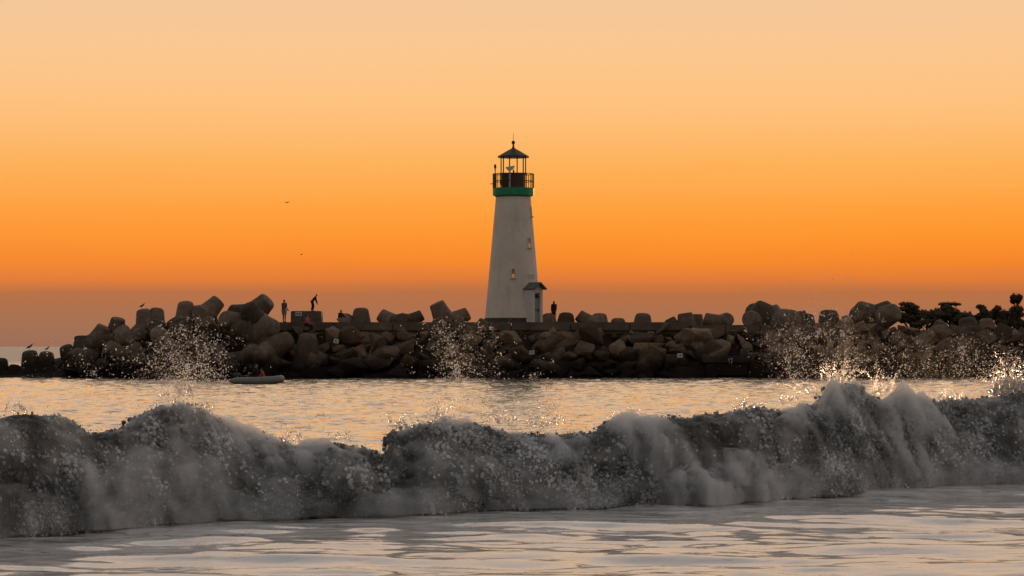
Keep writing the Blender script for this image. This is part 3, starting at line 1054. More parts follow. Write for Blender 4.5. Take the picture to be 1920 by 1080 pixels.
def concrete_thing(name, label, cat, px0, py0, px1, py1, Yd, depth, m, rz=0.0):
    a, b = P(px0, py1, Yd), P(px1, py0, Yd)
    bm = bmesh.new()
    add_box(bm, (0, 0, (b.z - a.z) / 2), (b.x - a.x, depth, b.z - a.z))
    bmesh.ops.bevel(bm, geom=bm.edges[:], offset=0.05, segments=2, affect='EDGES')
    o = bm_obj(name, bm, m)
    o.location = ((a.x + b.x) / 2, Yd + depth / 2, a.z)
    o.rotation_euler = (0, 0, rz)
    return tag(o, label, cat)
concrete_thing('concrete_block', 'rectangular concrete block with a white placard, under the bent-over person', 'block', 545, 583, 602, 612, 207.0, 2.0, M['concrete'])
def trough():
    t = thing('ledged_block', 'rectangular concrete block with a thick ledge, low on the boulders at right', 'block', P(1361, 704, 202.0))
    k = 202.0 / F
    def bx(name, x0, x1, y0, y1, yo, d):
        bm = bmesh.new()
        add_box(bm, (((x0 + x1) / 2 - 1361) * k, yo, (704 - (y0 + y1) / 2) * k), ((x1 - x0) * k, d, (y1 - y0) * k))
        bmesh.ops.bevel(bm, geom=bm.edges[:], offset=0.05, segments=2, affect='EDGES')
        bm_obj(name, bm, M['concrete'], t)
    bx('body', 1324, 1400, 681, 704, 0.2, 1.6)
    bx('ledge', 1318, 1402, 668, 680.5, 0.1, 1.9)
    bx('upstand', 1390, 1406, 654, 667.5, 0.3, 1.6)
trough()

def placard(label, px, py, w, h, Yd, tilt, marks):
    p = P(px, py, Yd)
    k = Yd / F
    bm = bmesh.new()
    add_box(bm, (0, 0, 0), (w * k, 0.05, h * k))
    o = bm_obj('placard', bm, M['sign'])
    o.location = p
    o.rotation_euler = (0, tilt, 0)
    tag(o, label, 'sign', 'white placards on the breakwater')
    for mx, my, mw, mh in marks:
        bm = bmesh.new()
        add_box(bm, (mx * k, -0.03, my * k), (mw * k, 0.016, mh * k))
        bm_obj('mark', bm, M['ink'], o)
placard('white placard with dark marks on the rectangular concrete block', 560, 588.5, 12, 7.5, 206.96, 0.03,
        [(-3.6, 0, 1.2, 4.5), (-1.2, 0.6, 1.6, 3.6), (1.4, 0, 1.2, 4.6), (3.8, 0.4, 1.4, 3.8)])
placard('small tilted white placard on a boulder right of the person in pink', 630.5, 639.5, 9.5, 8, 202.0, 0.15, [(-1.5, 0, 1.2, 4), (1.6, 0.8, 2.4, 1.0), (1.6, -1.2, 2.2, 1.0)])
placard('left of two white plates low on the boulders below the lighthouse', 994.6, 661, 4.4, 7.6, 201.6, 0.05, [(0, 1.4, 1.8, 1.0), (0, -1, 1.4, 1.8)])
placard('right of two white plates low on the boulders below the lighthouse', 1000, 660.6, 4.4, 7.6, 201.6, 0.05, [(0, 1.4, 1.8, 1.0), (0, -1, 1.4, 1.8)])
placard('pinkish white plate low on the dark boulders left of the ledged concrete block', 1275, 666.5, 10, 8, 201.6, 0.02, [(-1.8, 0, 1.4, 3.5), (1.4, 0, 1.8, 3.5)])
placard('left of two narrow pale plates behind the tall right spray', 1577, 628.5, 3.4, 7.0, 203.0, 0.08, [])
placard('right of two narrow pale plates behind the tall right spray', 1582.4, 628, 3.4, 7.4, 203.0, 0.08, [])

# ------------------------------------------------------------------ people
def skin_obj(name, nodes, edges, m, parent, sub=2, root=0):
    """nodes: list of (point, radius)"""
    me = bpy.data.meshes.new(name)
    me.from_pydata([tuple(p) for p, r in nodes], edges, [])
    me.materials.append(m)
    o = bpy.data.objects.new(name, me)
    C.objects.link(o)
    o.parent = parent
    o.modifiers.new('skin', 'SKIN')
    if not me.skin_vertices:
        return o
    for i, (p, r) in enumerate(nodes):
        sv = me.skin_vertices[0].data[i]
        sv.radius = (r, r) if isinstance(r, float) else r
        sv.use_root = (i == root)
    o.modifiers['skin'].use_smooth_shade = True
    s = o.modifiers.new('sub', 'SUBSURF')
    s.levels = sub; s.render_levels = sub
    return o

def person(label, loc, heading, h, lean=0.0, legs=((2, 2), (-2, -2)), arms=((8, 12), (-6, 6)), seat=None, head_tilt=0.0,
           top='grey_cloth', sleeves=1.0, bottom='black_cloth', bottom_len=2, hair_len=0.0, dress=False, group=None, spread=0.10):
    """legs: (thigh, shin) angles from straight down, forward positive; arms: (upper, fore) the same. +X is forward."""
    t = thing('person', label, 'person', loc, group)
    t.rotation_euler = (0, 0, heading)
    def dirn(a, down=True):
        a = R(a)
        return Vector((math.sin(a), 0, -math.cos(a) if down else math.cos(a)))
    th, sh = 0.245 * h, 0.245 * h
    low = 0
    for a, b in legs:
        low = min(low, (dirn(a) * th + dirn(b) * sh).z - 0.04 * h)
    pel = Vector((0, 0, seat if seat is not None else -low))
    up = dirn(lean, False)
    chest = pel + up * 0.20 * h
    neckb = pel + up * 0.30 * h
    hd = dirn(lean + head_tilt, False)
    head0 = neckb + hd * 0.055 * h
    head1 = head0 + hd * 0.075 * h
    fwd = Vector((hd.z, 0, -hd.x))
    nodes, edges = [], []
    def add(p, r, parent=None):
        nodes.append((p, r))
        if parent is not None:
            edges.append((parent, len(nodes) - 1))
        return len(nodes) - 1
    ip = add(pel, (0.085 * h, 0.06 * h))
    iw = add(pel + up * 0.10 * h, (0.072 * h, 0.052 * h), ip)
    ic = add(chest, (0.092 * h, 0.06 * h), iw)
    inn = add(neckb, (0.035 * h, 0.035 * h), ic)
    ih0 = add(head0 + hd * 0.01 * h, 0.046 * h, inn)
    ih1 = add(head1, 0.052 * h, ih0)
    add(head0 + fwd * 0.058 * h + hd * 0.025 * h, 0.010 * h, ih0)
    S = {}
    for s, (ua, fa) in zip((1, -1), arms):
        side = Vector((0, s, 0))
        sho = chest + up * 0.07 * h + side * 0.092 * h
        elb = sho + dirn(ua) * 0.165 * h + side * 0.012 * h
        wri = elb + dirn(fa) * 0.145 * h
        palm = wri + dirn(fa) * 0.045 * h
        a = add(sho, 0.034 * h, ic); b = add(elb, 0.025 * h, a); c = add(wri, 0.017 * h, b); d = add(palm, (0.022 * h, 0.013 * h), c)
        fdir = dirn(fa + 14)
        across = Vector((fdir.z, 0, -fdir.x))
        for k in range(4):
            base = palm + fdir * 0.02 * h + across * (k - 1.5) * 0.0105 * h
            e = add(base, 0.0052 * h, d)
            add(base + fdir * (0.036, 0.042, 0.040, 0.032)[k] * h, 0.0045 * h, e)
        th0 = wri + dirn(fa) * 0.02 * h + across * 0.022 * h
        e = add(th0, 0.0058 * h, c)
        add(th0 + (fdir + across * 0.6).normalized() * 0.03 * h, 0.005 * h, e)
        S['arm%d' % s] = (sho, elb, wri)
    for s, (ta, sa) in zip((1, -1), legs):
        side = Vector((0, s, 0))
        hip = pel + side * 0.05 * h - up * 0.02 * h
        kn = pel + dirn(ta) * th + side * spread * 0.6 * h
        an = kn + dirn(sa) * sh
        ft = Vector((math.cos(R(sa)), 0, math.sin(R(sa)) * 0.5)) if abs(sa) < 60 else dirn(sa + 60)
        a = add(hip, 0.060 * h, ip); b = add(kn, 0.038 * h, a); c = add(an, 0.024 * h, b)
        d = add(an + Vector((-0.015 * h, 0, -0.018 * h)), 0.021 * h, c)
        add(an + ft * 0.10 * h + Vector((0, 0, -0.018 * h)), (0.026 * h, 0.015 * h), d)
        S['leg%d' % s] = (hip, kn, an)
    skin_obj('body', nodes, edges, M['skin'], t)
    # clothing a little wider than the body
    g = 0.016 * h
    cn, ce = [], []
    def cadd(p, r, parent=None):
        cn.append((p, r))
        if parent is not None:
            ce.append((parent, len(cn) - 1))
        return len(cn) - 1
    a = cadd(pel + up * 0.0 * h, (0.108 * h, 0.080 * h)); b = cadd(pel + up * 0.10 * h, (0.102 * h, 0.078 * h), a)
    c = cadd(chest + up * 0.03 * h, (0.115 * h, 0.082 * h), b)
    cadd(neckb - up * 0.012 * h, 0.044 * h, c)
    for s in (1, -1):
        sho, elb, wri = S['arm%d' % s]
        d = cadd(sho, 0.034 * h + g, c)
        if sleeves > 0.5:
            e = cadd(elb, 0.025 * h + g, d)
            cadd(wri, 0.018 * h + g, e)
        else:
            cadd(sho.lerp(elb, 0.7), 0.030 * h + g, d)
    skin_obj('top', cn, ce, M[top], t)
    cn, ce = [], []
    if dress:
        a = cadd(pel + up * 0.08 * h, (0.105 * h, 0.082 * h))
        b = cadd(pel, (0.115 * h, 0.092 * h), a)
        cadd(pel - up * 0.19 * h, (0.125 * h, 0.105 * h), b)
    else:
        a = cadd(pel + up * 0.03 * h, (0.090 * h, 0.068 * h))
        for s in (1, -1):
            hip, kn, an = S['leg%d' % s]
            d = cadd(hip, 0.062 * h + g, a)
            if bottom_len == 2:
                e = cadd(kn, 0.042 * h + g, d); cadd(an, 0.028 * h + g, e)
            else:
                cadd(hip.lerp(kn, 0.8), 0.052 * h + g, d)
    skin_obj('bottoms', cn, ce, M[bottom], t)
    cn, ce = [], []
    back = -fwd
    a = cadd(head1 + hd * 0.012 * h + back * 0.012 * h, 0.054 * h)
    b = cadd(head0 + hd * 0.02 * h + back * 0.026 * h, 0.044 * h, a)
    if hair_len > 0:
        cadd(head0 - hd * hair_len * h + back * 0.035 * h, 0.040 * h, b)
    skin_obj('hair', cn, ce, M['hair'], t)
    return t

def on_walk(px, Yd):
    p = P(px, 600, Yd)
    return (p.x, p.y, WALK_Z)

def build_people():
    person('person standing on the rocks in a grey top and pale shorts, beside the tallest leg', on_walk(533, 207.2), R(60), 1.68,
           arms=((-4, 2), (6, 50)), legs=((3, 2), (-3, -3)), top='grey_cloth', bottom='pale_cloth', bottom_len=1, sleeves=0.3)
    b = P(585.5, 583, 208)
    person('dark figure bending forward with hands on knees on top of the concrete block', b, R(0), 1.36, lean=38, head_tilt=-8,
           legs=((16, -12), (6, -16)), arms=((12, 22), (8, 20)), top='black_cloth', bottom='black_cloth')
    person('person in a pink top with dark hair sitting on the rocks below the concrete block', P(574, 612, 203.6), R(-20), 1.55, lean=8, seat=0.16,
           legs=((80, 12), (70, 5)), arms=((25, 60), (20, 55)), top='pink_cloth', bottom='black_cloth', hair_len=0.05)
    person('person crouching in dark clothes on the walkway left of the dome-like leg', on_walk(637, 207.0), R(-60), 1.6, lean=22, head_tilt=-10, seat=0.22,
           legs=((105, -20), (95, -25)), arms=((35, 75), (30, 70)), top='black_cloth', bottom='pale_cloth')
    person('woman with long hair in a dark knee-length coat and bare legs right of the lighthouse', on_walk(1038.5, 207.6), R(100), 1.58,
           arms=((-4, 4), (6, 30)), legs=((3, 2), (-2, -3)), top='black_cloth', bottom='black_cloth', dress=True, hair_len=0.10)
build_people()

# ------------------------------------------------------------------ dinghy
def build_dinghy():
    Yb = EYE * F / 71.0
    base = P(482, 720, Yb)
    k = Yb / F
    t = thing('inflatable_dinghy', 'grey inflatable dinghy with an outboard motor crossing before the breakwater', 'boat', (base.x, base.y, 0.0))
    L = 100 * k
    r = 0.225
    bm = bmesh.new()
    pts, rad = [], []
    zc = 0.19
    def side(s):
        return [(-L * 0.50, s * 0.55, zc - 0.02), (-L * 0.40, s * 0.58, zc), (0, s * 0.60, zc), (L * 0.25, s * 0.55, zc + 0.03), (L * 0.40, s * 0.36, zc + 0.08)]
    a = side(-1); b = side(1)
    pts = a + [(L * 0.455, 0, zc + 0.11)] + b[::-1]
    rad = [0.05, r * 0.86, r, r, r] + [r] + [r, r, r, r * 0.86, 0.05]
    # finer path
    pp, rr = [], []
    for i in range(len(pts) - 1):
        for q in range(6):
            f = q / 6
            pp.append(Vector(pts[i]).lerp(Vector(pts[i + 1]), f)); rr.append(rad[i] * (1 - f) + rad[i + 1] * f)
    pp.append(Vector(pts[-1])); rr.append(rad[-1])
    for _ in range(3):
        q = [p.copy() for p in pp]
        for i in range(1, len(pp) - 1):
            pp[i] = (q[i - 1] + q[i] * 2 + q[i + 1]) / 4
    add_tube(bm, pp, rr, 14)
    bm_obj('tube', bm, M['rubber'], t, True)
    bm = bmesh.new()
    add_box(bm, (-0.05 * L, 0, 0.06), (L * 0.78, 1.0, 0.05))
    bm_obj('floor', bm, M['motor'], t)
    bm = bmesh.new()
    add_box(bm, (-L * 0.36, 0, 0.26), (0.06, 0.95, 0.42))
    bm_obj('transom', bm, M['rubber'], t)
    bm = bmesh.new()
    add_box(bm, (-L * 0.10, 0, 0.34), (0.22, 1.1, 0.04))
    bm_obj('thwart', bm, M['pale_cloth'], t)
    # motor
    m = bpy.data.objects.new('outboard_motor', None); C.objects.link(m); m.parent = t
    m.location = (-L * 0.375, 0, 0.0)
    bm = bmesh.new()
    add_box(bm, (-0.02, 0, 0.52), (0.46, 0.30, 0.30))
    bmesh.ops.bevel(bm, geom=bm.edges[:], offset=0.08, segments=3, affect='EDGES')
    bm_obj('cowling', bm, M['motor'], m, True)
    bm = bmesh.new()
    add_box(bm, (-0.05, 0, 0.12), (0.16, 0.12, 0.62))
    bmesh.ops.bevel(bm, geom=bm.edges[:], offset=0.03, segments=2, affect='EDGES')
    bm_obj('shaft', bm, M['motor'], m)
    bm = bmesh.new()
    add_tube(bm, [(0.18, 0, 0.46), (0.55, 0.05, 0.48)], [0.028, 0.022], 8)
    bm_obj('tiller', bm, M['motor'], m)
    person('person in black sitting in the dinghy with a hand on the tiller', (base.x - 0.12, base.y, 0.14), R(0), 1.72, lean=6, seat=0.28,
           legs=((82, 20), (78, 12)), arms=((-20, 10), (-35, -60)), top='black_cloth', bottom='black_cloth')
    person('person in a red jacket sitting low towards the bow of the dinghy', (base.x + 0.40, base.y + 0.05, 0.14), R(180), 1.45, lean=14, head_tilt=10, seat=0.14,
           legs=((85, 30), (80, 25)), arms=((30, 70), (25, 65)), top='red_cloth', bottom='rust_cloth')
build_dinghy()

# ------------------------------------------------------------------ birds
def gull(label, loc, s, heading, flying=False, group=None):
    t = thing('gull', label, 'bird', loc, group)
    t.rotation_euler = (0, 0, heading)
    lift = 0 if flying else 0.16 * s
    tilt = 0.0 if flying else 0.45
    d = Vector((math.cos(tilt), 0, math.sin(tilt)))
    c = Vector((0, 0, lift + 0.1 * s))
    nodes = [(c - d * 0.27 * s, (0.03 * s, 0.012 * s)), (c - d * 0.14 * s, 0.055 * s), (c, 0.085 * s), (c + d * 0.13 * s, 0.07 * s),
             (c + d * 0.17 * s + Vector((0.02 * s, 0, 0.08 * s * (not flying))), 0.045 * s),
             (c + d * 0.2 * s + Vector((0.04 * s, 0, 0.13 * s * (not flying))), 0.05 * s)]
    skin_obj('body', nodes, [(i, i + 1) for i in range(5)], M['feather'], t, root=2)
    hp = nodes[-1][0]
    bm = bmesh.new()
    add_tube(bm, [hp + Vector((0.03 * s, 0, 0)), hp + Vector((0.12 * s, 0, -0.012 * s))], [0.018 * s, 0.005 * s], 6)
    bm_obj('bill', bm, M['bark'], t)
    if flying:
        for sd in (-1, 1):
            bm = bmesh.new()
            v = [(0.10, 0.04, 0.12), (0.06, 0.30, 0.26), (-0.10, 0.62, 0.20), (-0.10, 0.30, 0.21), (-0.10, 0.04, 0.10)]
            a = [bm.verts.new((x * s, sd * y * s, z * s)) for x, y, z in v]
            b = [bm.verts.new((x * s, sd * y * s, z * s - 0.015 * s)) for x, y, z in v]
            bm.faces.new(a); bm.faces.new(b[::-1])
            for i in range(5):
                bm.faces.new((a[i], b[i], b[(i + 1) % 5], a[(i + 1) % 5]))
            bm_obj('wing', bm, M['feather'], t)
    else:
        for sd in (-1, 1):
            bm = bmesh.new()
            add_tube(bm, [(0.0, sd * 0.03 * s, lift + 0.05 * s), (0.01 * s, sd * 0.03 * s, 0)], 0.009 * s, 5)
            bm_obj('leg', bm, M['bark'], t)
gull('gull standing on the left of two low tetrapods by the left edge', P(55, 657, 204.4), 1.0, R(10))
gull('gull standing on the right of two low tetrapods by the left edge', P(88, 658.5, 204.4), 0.72, R(20))
gull('lone gull perched high on the left flank of the heap', P(266, 579, 206.2), 0.85, R(20))
gull('tiny bird perched on the walkway left of the large raised leg', P(1360, 607, 208), 0.55, R(-70))
gull('tiny bird flying in the orange sky left of the lighthouse, the higher one', P(538, 381, 260), 0.55, R(60), True)
gull('tiny bird flying in the orange sky left of the lighthouse, the lower one', P(565, 478, 300), 0.45, R(200), True)

# ------------------------------------------------------------------ far trees
def tree(label, px, base_py, top_py, halfw, Yd, seed, style):
    rnd = random.Random(seed)
    base = P(px, base_py, Yd)
    base.z = 2.6
    top = P(px, top_py, Yd).z - base.z
    hw = halfw * Yd / F
    t = thing('cypress_tree', label, 'tree', base, 'trees on the far shore')
    bm = bmesh.new()
    lean = rnd.uniform(-0.06, 0.06) * top
    tp = [(lean * (i / 6) ** 2 + rnd.uniform(-0.1, 0.1), rnd.uniform(-0.1, 0.1), top * 0.94 * i / 6) for i in range(7)]
    add_tube(bm, tp, [0.55 - 0.07 * i for i in range(7)], 7)
    pads = []
    def pad(x, y, z, rx, rz):
        pads.append((x, y, z, rx, rz))
        k = min(5, max(1, int(z / top * 6) - 1))
        add_tube(bm, [tp[k], ((tp[k][0] + x) / 2, (tp[k][1] + y) / 2, (tp[k][2] + z) / 2 - 0.2), (x, y, z - rz * 0.4)], [0.2, 0.14, 0.06], 5)
    if style == 'pine':                 # tall trunk with open tiers
        for zf, w in [(0.97, 0.9), (0.90, 0.7), (0.72, 1.0), (0.62, 0.8), (0.45, 0.7)]:
            for s in (-1, 1):
                pad(s * hw * w * rnd.uniform(0.3, 0.65), rnd.uniform(-1, 1), top * zf, hw * w * 0.5, top * 0.045)
    elif style == 'flat':               # broad crown with a flat top tier
        for s in (-0.25, 0, 0.3):
            pad(hw * s, rnd.uniform(-1, 1), top * (0.975 - 0.02 * abs(s)), hw * 0.2, top * 0.03)
        for i in range(22):
            a = rnd.uniform(-1, 1)
            pad(a * hw * 0.85, rnd.uniform(-2, 2), top * (0.90 - 0.26 * a * a - rnd.uniform(0, 0.30)), hw * rnd.uniform(0.18, 0.32), top * 0.07)
    elif style == 'bush':
        for i in range(20):
            a = rnd.uniform(-1, 1)
            pad(a * hw, rnd.uniform(-2, 2), top * (0.93 - 0.2 * a * a - rnd.uniform(0, 0.4)), hw * rnd.uniform(0.18, 0.3), top * 0.06)
    else:                               # layered, wind-shaped
        for i in range(20):
            f = i / 19
            a = rnd.uniform(-1, 1) * (1.0 - 0.7 * f * f)
            pad(a * hw, rnd.uniform(-1.5, 1.5), top * (0.5 + 0.47 * f), hw * rnd.uniform(0.25, 0.45), top * 0.045)
    bm_obj('trunk', bm, M['bark'], t)
    vs, fs = [], []
    per = 9000 // len(pads)
    for x, y, z, rx, rz in pads:
        for _ in range(per):
            a, b = rnd.uniform(0, 6.283), rnd.random() ** 0.5
            zz = rnd.gauss(0, 0.7)
            b *= rnd.uniform(0.8, 1.25)
            c = Vector((x + rx * b * math.cos(a), y + rx * b * math.sin(a), z + rz * zz * (1.1 - 0.6 * b)))
            u = Vector((rnd.gauss(0, 1), rnd.gauss(0, 1), rnd.gauss(0, 0.6))).normalized() * rnd.uniform(0.18, 0.42)
            w = u.orthogonal().normalized() * rnd.uniform(0.12, 0.26)
            n = len(vs)
            vs += [c - u, c + w, c + u, c - w]
            fs.append((n, n + 1, n + 2, n + 3))
    mesh_obj('crown', vs, fs, M['leaf'], t)
tree('leftmost far tree with layered boughs reaching right', 1708, 604, 568, 28, 800, 1, 'layered')
tree('broad far tree with a flat tier on top', 1780, 604, 568, 42, 810, 2, 'flat')
tree('small round-headed far tree right of the flat-topped one', 1840, 604, 573, 15, 800, 3, 'layered')
tree('narrow far tree second from the right edge', 1871, 604, 575, 12, 815, 4, 'layered')
tree('tallest far tree, open and tiered, at the right edge', 1906, 604, 555, 13, 800, 5, 'pine')
tree('low bushy far tree under the tall tiered one', 1893, 604, 577, 28, 830, 6, 'bush')
tree('low bushy far tree between the leftmost and the flat-topped one', 1738, 604, 580, 32, 835, 7, 'bush')
tree('low bushy far tree filling the gap right of the flat-topped one', 1822, 604, 579, 30, 835, 8, 'bush')
tree('low bushy far tree left of the narrow one', 1856, 604, 580, 28, 840, 9, 'bush')

# ------------------------------------------------------------------ the breaker
def points_group(m):
    g = bpy.data.node_groups.new('round_points', 'GeometryNodeTree')
    g.interface.new_socket('Geometry', in_out='INPUT', socket_type='NodeSocketGeometry')
    g.interface.new_socket('Geometry', in_out='OUTPUT', socket_type='NodeSocketGeometry')
    i, o = g.nodes.new('NodeGroupInput'), g.nodes.new('NodeGroupOutput')
    na = g.nodes.new('GeometryNodeInputNamedAttribute'); na.data_type = 'FLOAT'; na.inputs[0].default_value = 'rad'
    mp = g.nodes.new('GeometryNodeMeshToPoints')
    sm = g.nodes.new('GeometryNodeSetMaterial'); sm.inputs['Material'].default_value = m
    g.links.new(i.outputs[0], mp.inputs['Mesh'])
    g.links.new(na.outputs['Attribute'], mp.inputs['Radius'])
    g.links.new(mp.outputs[0], sm.inputs['Geometry'])
    g.links.new(sm.outputs[0], o.inputs[0])
    return g
def points_obj(name, pts, rad, m, parent=None):
    """a cloud of round blobs, kept as points with a radius each"""
    me = bpy.data.meshes.new(name)
    me.vertices.add(len(pts))
    me.vertices.foreach_set('co', np.ascontiguousarray(pts, np.float32).ravel())
    at = me.attributes.new('rad', 'FLOAT', 'POINT')
    at.data.foreach_set('value', np.ascontiguousarray(rad, np.float32))
    me.materials.append(m)
    o = bpy.data.objects.new(name, me)
    C.objects.link(o)
    md = o.modifiers.new('points', 'NODES')
    md.node_group = GROUPS.setdefault(m.name, points_group(m)) if m.name not in GROUPS else GROUPS[m.name]
    o['kind'] = 'stuff'
    if parent:
        o.parent = parent
    return o
GROUPS = {}
rng = np.random.default_rng(3)

def build_wave():
    root = thing('breaking_wave', 'grey foaming wave breaking right across the foreground', 'wave', (0, 0, 0))
    nc, nf, nb = 1050, 150, 50
    xs = np.linspace(-12.0, 18.0, nc)
    X = np.repeat(xs[None, :], nf + nb, 0)
    v = np.concatenate([np.linspace(0, 1, nf), 1 + np.linspace(0.02, 1, nb)])
    V = np.repeat(v[:, None], nc, 1)
    H = crest(xs)[None, :] - 0.17
    pv = [0, 0.06, 0.2, 0.4, 0.6, 0.8, 0.92, 1.0, 1.15, 1.4, 1.7, 2.0]
    pd = [0.05, 0.06, 0.16, 0.30, 0.46, 0.74, 0.98, 1.25, 1.7, 2.8, 4.5, 6.5]
    ph = [-0.05, 0.05, 0.24, 0.47, 0.70, 0.89, 0.97, 1.0, 0.94, 0.62, 0.22, -0.05]
    D = np.interp(V, pv, pd)
    Hh = np.interp(V, pv, ph)
    bulge = fbm((X * 0.55, V * 1.2), 3)
    D = D + 0.45 * bulge * np.clip(V * 2, 0, 1) * np.clip(2 - V, 0, 1)
    Z = Hh * H
    Y = toe(X) + D
    s = V * 1.35
    qx = X + 0.3 * fbm((X * 1.1 + 5, s * 1.4), 3) + 0.35 * s
    qy = s + 0.3 * fbm((X * 1.1 + 31, s * 1.4 + 8), 3)
    a1 = domes(qx * 1.25, qy * 1.5, 1)
    a2 = domes(qx * 3.1 + 7, qy * 3.0, 2)
    edge = np.clip(V / 0.08, 0, 1) * np.clip((2.0 - V) / 0.5, 0, 1)
    disp = (0.20 * (a1 - 0.6) + 0.12 * (a2 - 0.5) + 0.06 * fbm((qx * 4, qy * 4), 4)) * edge
    dYs, dZs = np.gradient(Y, axis=0), np.gradient(Z, axis=0)
    ln = np.sqrt(dYs ** 2 + dZs ** 2) + 1e-9
    nY, nZ = -dZs / ln, dYs / ln
    co = np.stack([X, Y + disp * nY, Z + disp * nZ * 0.9], -1)
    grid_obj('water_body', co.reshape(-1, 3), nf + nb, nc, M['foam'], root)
    # tumbling foam: lumps on lumps on lumps, down to single drops
    front = co[:nf + 14]
    area = np.linalg.norm(np.cross(np.gradient(front, axis=0), np.gradient(front, axis=1)), axis=-1)
    Xf, sf = X[:nf + 14], s[:nf + 14]
    dens = area * (0.22 + np.clip(0.45 + 1.5 * fbm((Xf * 0.8 + 3 + 0.5 * sf, sf * 1.1), 3), 0, 1.4) * np.clip(0.55 + 1.6 * fbm((Xf * 3.2 + 1.8 * sf, sf * 0.9 + 5), 3), 0.1, 1.3))
    # bare curling face right of the middle
    face = np.exp(-((Xf - 2.9) / 1.9) ** 2) * np.clip((V[:nf + 14] - 0.35) / 0.25, 0, 1) * np.clip(0.75 + 1.5 * fbm((Xf * 1.5, sf * 2), 3), 0, 1)
    dens = dens * (1 - 0.72 * face)
    pr = (dens / dens.sum()).ravel()
    fl = front.reshape(-1, 3)
    nrm = np.stack([np.zeros_like(nY), nY, nZ], -1)[:nf + 14].reshape(-1, 3)
    vv = V[:nf + 14].ravel()
    def grow(c, r, n, f0, f1, reach=0.9, out=(0, -0.55, 0.45), w=None):
        i = rng.choice(len(c), n, p=None if w is None else w / w.sum())
        d = rng.normal(size=(n, 3)) + np.array(out)
        d /= np.linalg.norm(d, axis=1)[:, None]
        p = c[i] + d * (r[i] * reach)[:, None]
        return p, r[i] * (f0 + (f1 - f0) * rng.random(n))
    i = rng.choice(len(fl), 2300, p=pr)
    r1 = (0.05 + 0.17 * rng.random(len(i)) ** 1.8) * np.clip(0.45 + vv[i] * 0.8, 0.45, 1.0)
    c1 = fl[i] - nrm[i] * (r1 * 0.55)[:, None]
    c2, r2 = grow(c1, r1, 26000, 0.2, 0.46, w=r1 ** 2)
    r2 = np.minimum(r2, 0.027)
    dn = rng.exponential(0.07, len(c2)); c2[:, 2] -= dn; c2[:, 0] += 0.3 * dn + rng.normal(size=len(c2)) * 0.02
    c3, r3 = grow(c2, r2, 170000, 0.2, 0.42, 1.0, w=r2 ** 1.6)
    dn = rng.exponential(0.07, len(c3)); c3[:, 2] -= dn; c3[:, 0] += 0.3 * dn
    r3 = np.maximum(r3, 0.008)
    # thin strings and grit straight on the body, and fuzz round everything
    j = rng.choice(len(fl), 60000, p=pr)
    r5 = 0.006 + 0.022 * rng.random(len(j)) ** 3
    c5 = fl[j] + nrm[j] * (rng.normal(size=len(j)) * 0.02)[:, None]
    allc, allr = np.concatenate([c2, c3, c5]), np.concatenate([r2, r3, r5])
    c4, r4 = grow(allc, allr, 480000, 0.1, 0.3, 1.0, w=allr ** 1.2)
    c4 += rng.normal(size=c4.shape) * (0.010 + rng.exponential(0.022, len(c4)))[:, None]
    r4 = np.clip(r4, 0.0025, 0.006)
    # mist rolling along the foot
    k = rng.choice(nc * 30, 40000)
    c6 = fl[k] + np.stack([rng.normal(size=len(k)) * 0.05, -rng.exponential(0.11, len(k)), rng.exponential(0.09, len(k))], -1)
    r6 = 0.002 + 0.004 * rng.random(len(k))
    P_ = np.concatenate([c2, c3, c4, c5, c6]); R_ = np.concatenate([r2, r3, r4, r5, r6])
    keep = P_[:, 2] > 0.0
    points_obj('foam', P_[keep], R_[keep], M['foam_pts'], root)
    # mist hanging on the face and thickest along the foot: a closed shell of uneven thickness
    st = 2
    f2, n2 = co[:nf + 26:st, ::st], np.stack([np.zeros_like(nY), nY, nZ], -1)[:nf + 26:st, ::st]
    X3, s3, V3 = X[:nf + 26:st, ::st], s[:nf + 26:st, ::st], V[:nf + 26:st, ::st]
    th = (0.012 + 0.32 * np.clip(0.16 + 1.6 * fbm((X3 * 1.1 + 0.8 * s3 + 11, s3 * 0.8), 3), 0, 1) * np.clip(0.75 + 1.3 * fbm((X3 * 5 + 2.5 * s3, s3 * 2.2), 4, 0.6), 0.1, 1.6)
          + 0.12 * np.clip(fbm((X3 * 4 + 2 * s3 + 40, s3 * 3), 4, 0.6), 0, 1))
    th = th + 0.22 * np.exp(-(V3 / 0.22) ** 2) * np.clip(0.6 + fbm((X3 * 1.7, s3 * 2 + 4), 3), 0.1, 1.4)
    f3 = np.zeros_like(V); f3[:nf + 14] = face
    th = th * (1 - 0.9 * f3[:nf + 26:st, ::st])
    endf = np.clip((1.12 - V3) / 0.2, 0, 1)
    outer = f2 + n2 * (th * endf)[..., None]
    outer[..., 2] = np.maximum(outer[..., 2], 0.03)
    inner = f2 - n2 * 0.12
    inner[..., 2] -= 0.05
    rows, cols = outer.shape[:2]
    g = np.concatenate([outer, inner[::-1], outer[:1]], 0)      # a loop in section
    ob = grid_obj('mist', g.reshape(-1, 3), g.shape[0], cols, M['mist'], root)
    bm = bmesh.new(); bm.from_mesh(ob.data)
    bmesh.ops.remove_doubles(bm, verts=bm.verts, dist=1e-5)
    bmesh.ops.holes_fill(bm, edges=[e for e in bm.edges if e.is_boundary], sides=0)
    bmesh.ops.recalc_face_normals(bm, faces=bm.faces)
    bm.to_mesh(ob.data); bm.free()
    ob['kind'] = 'stuff'
    return co, nf, np.concatenate([c2, c3])
WAVE, WAVE_NF, LUMPS = build_wave()

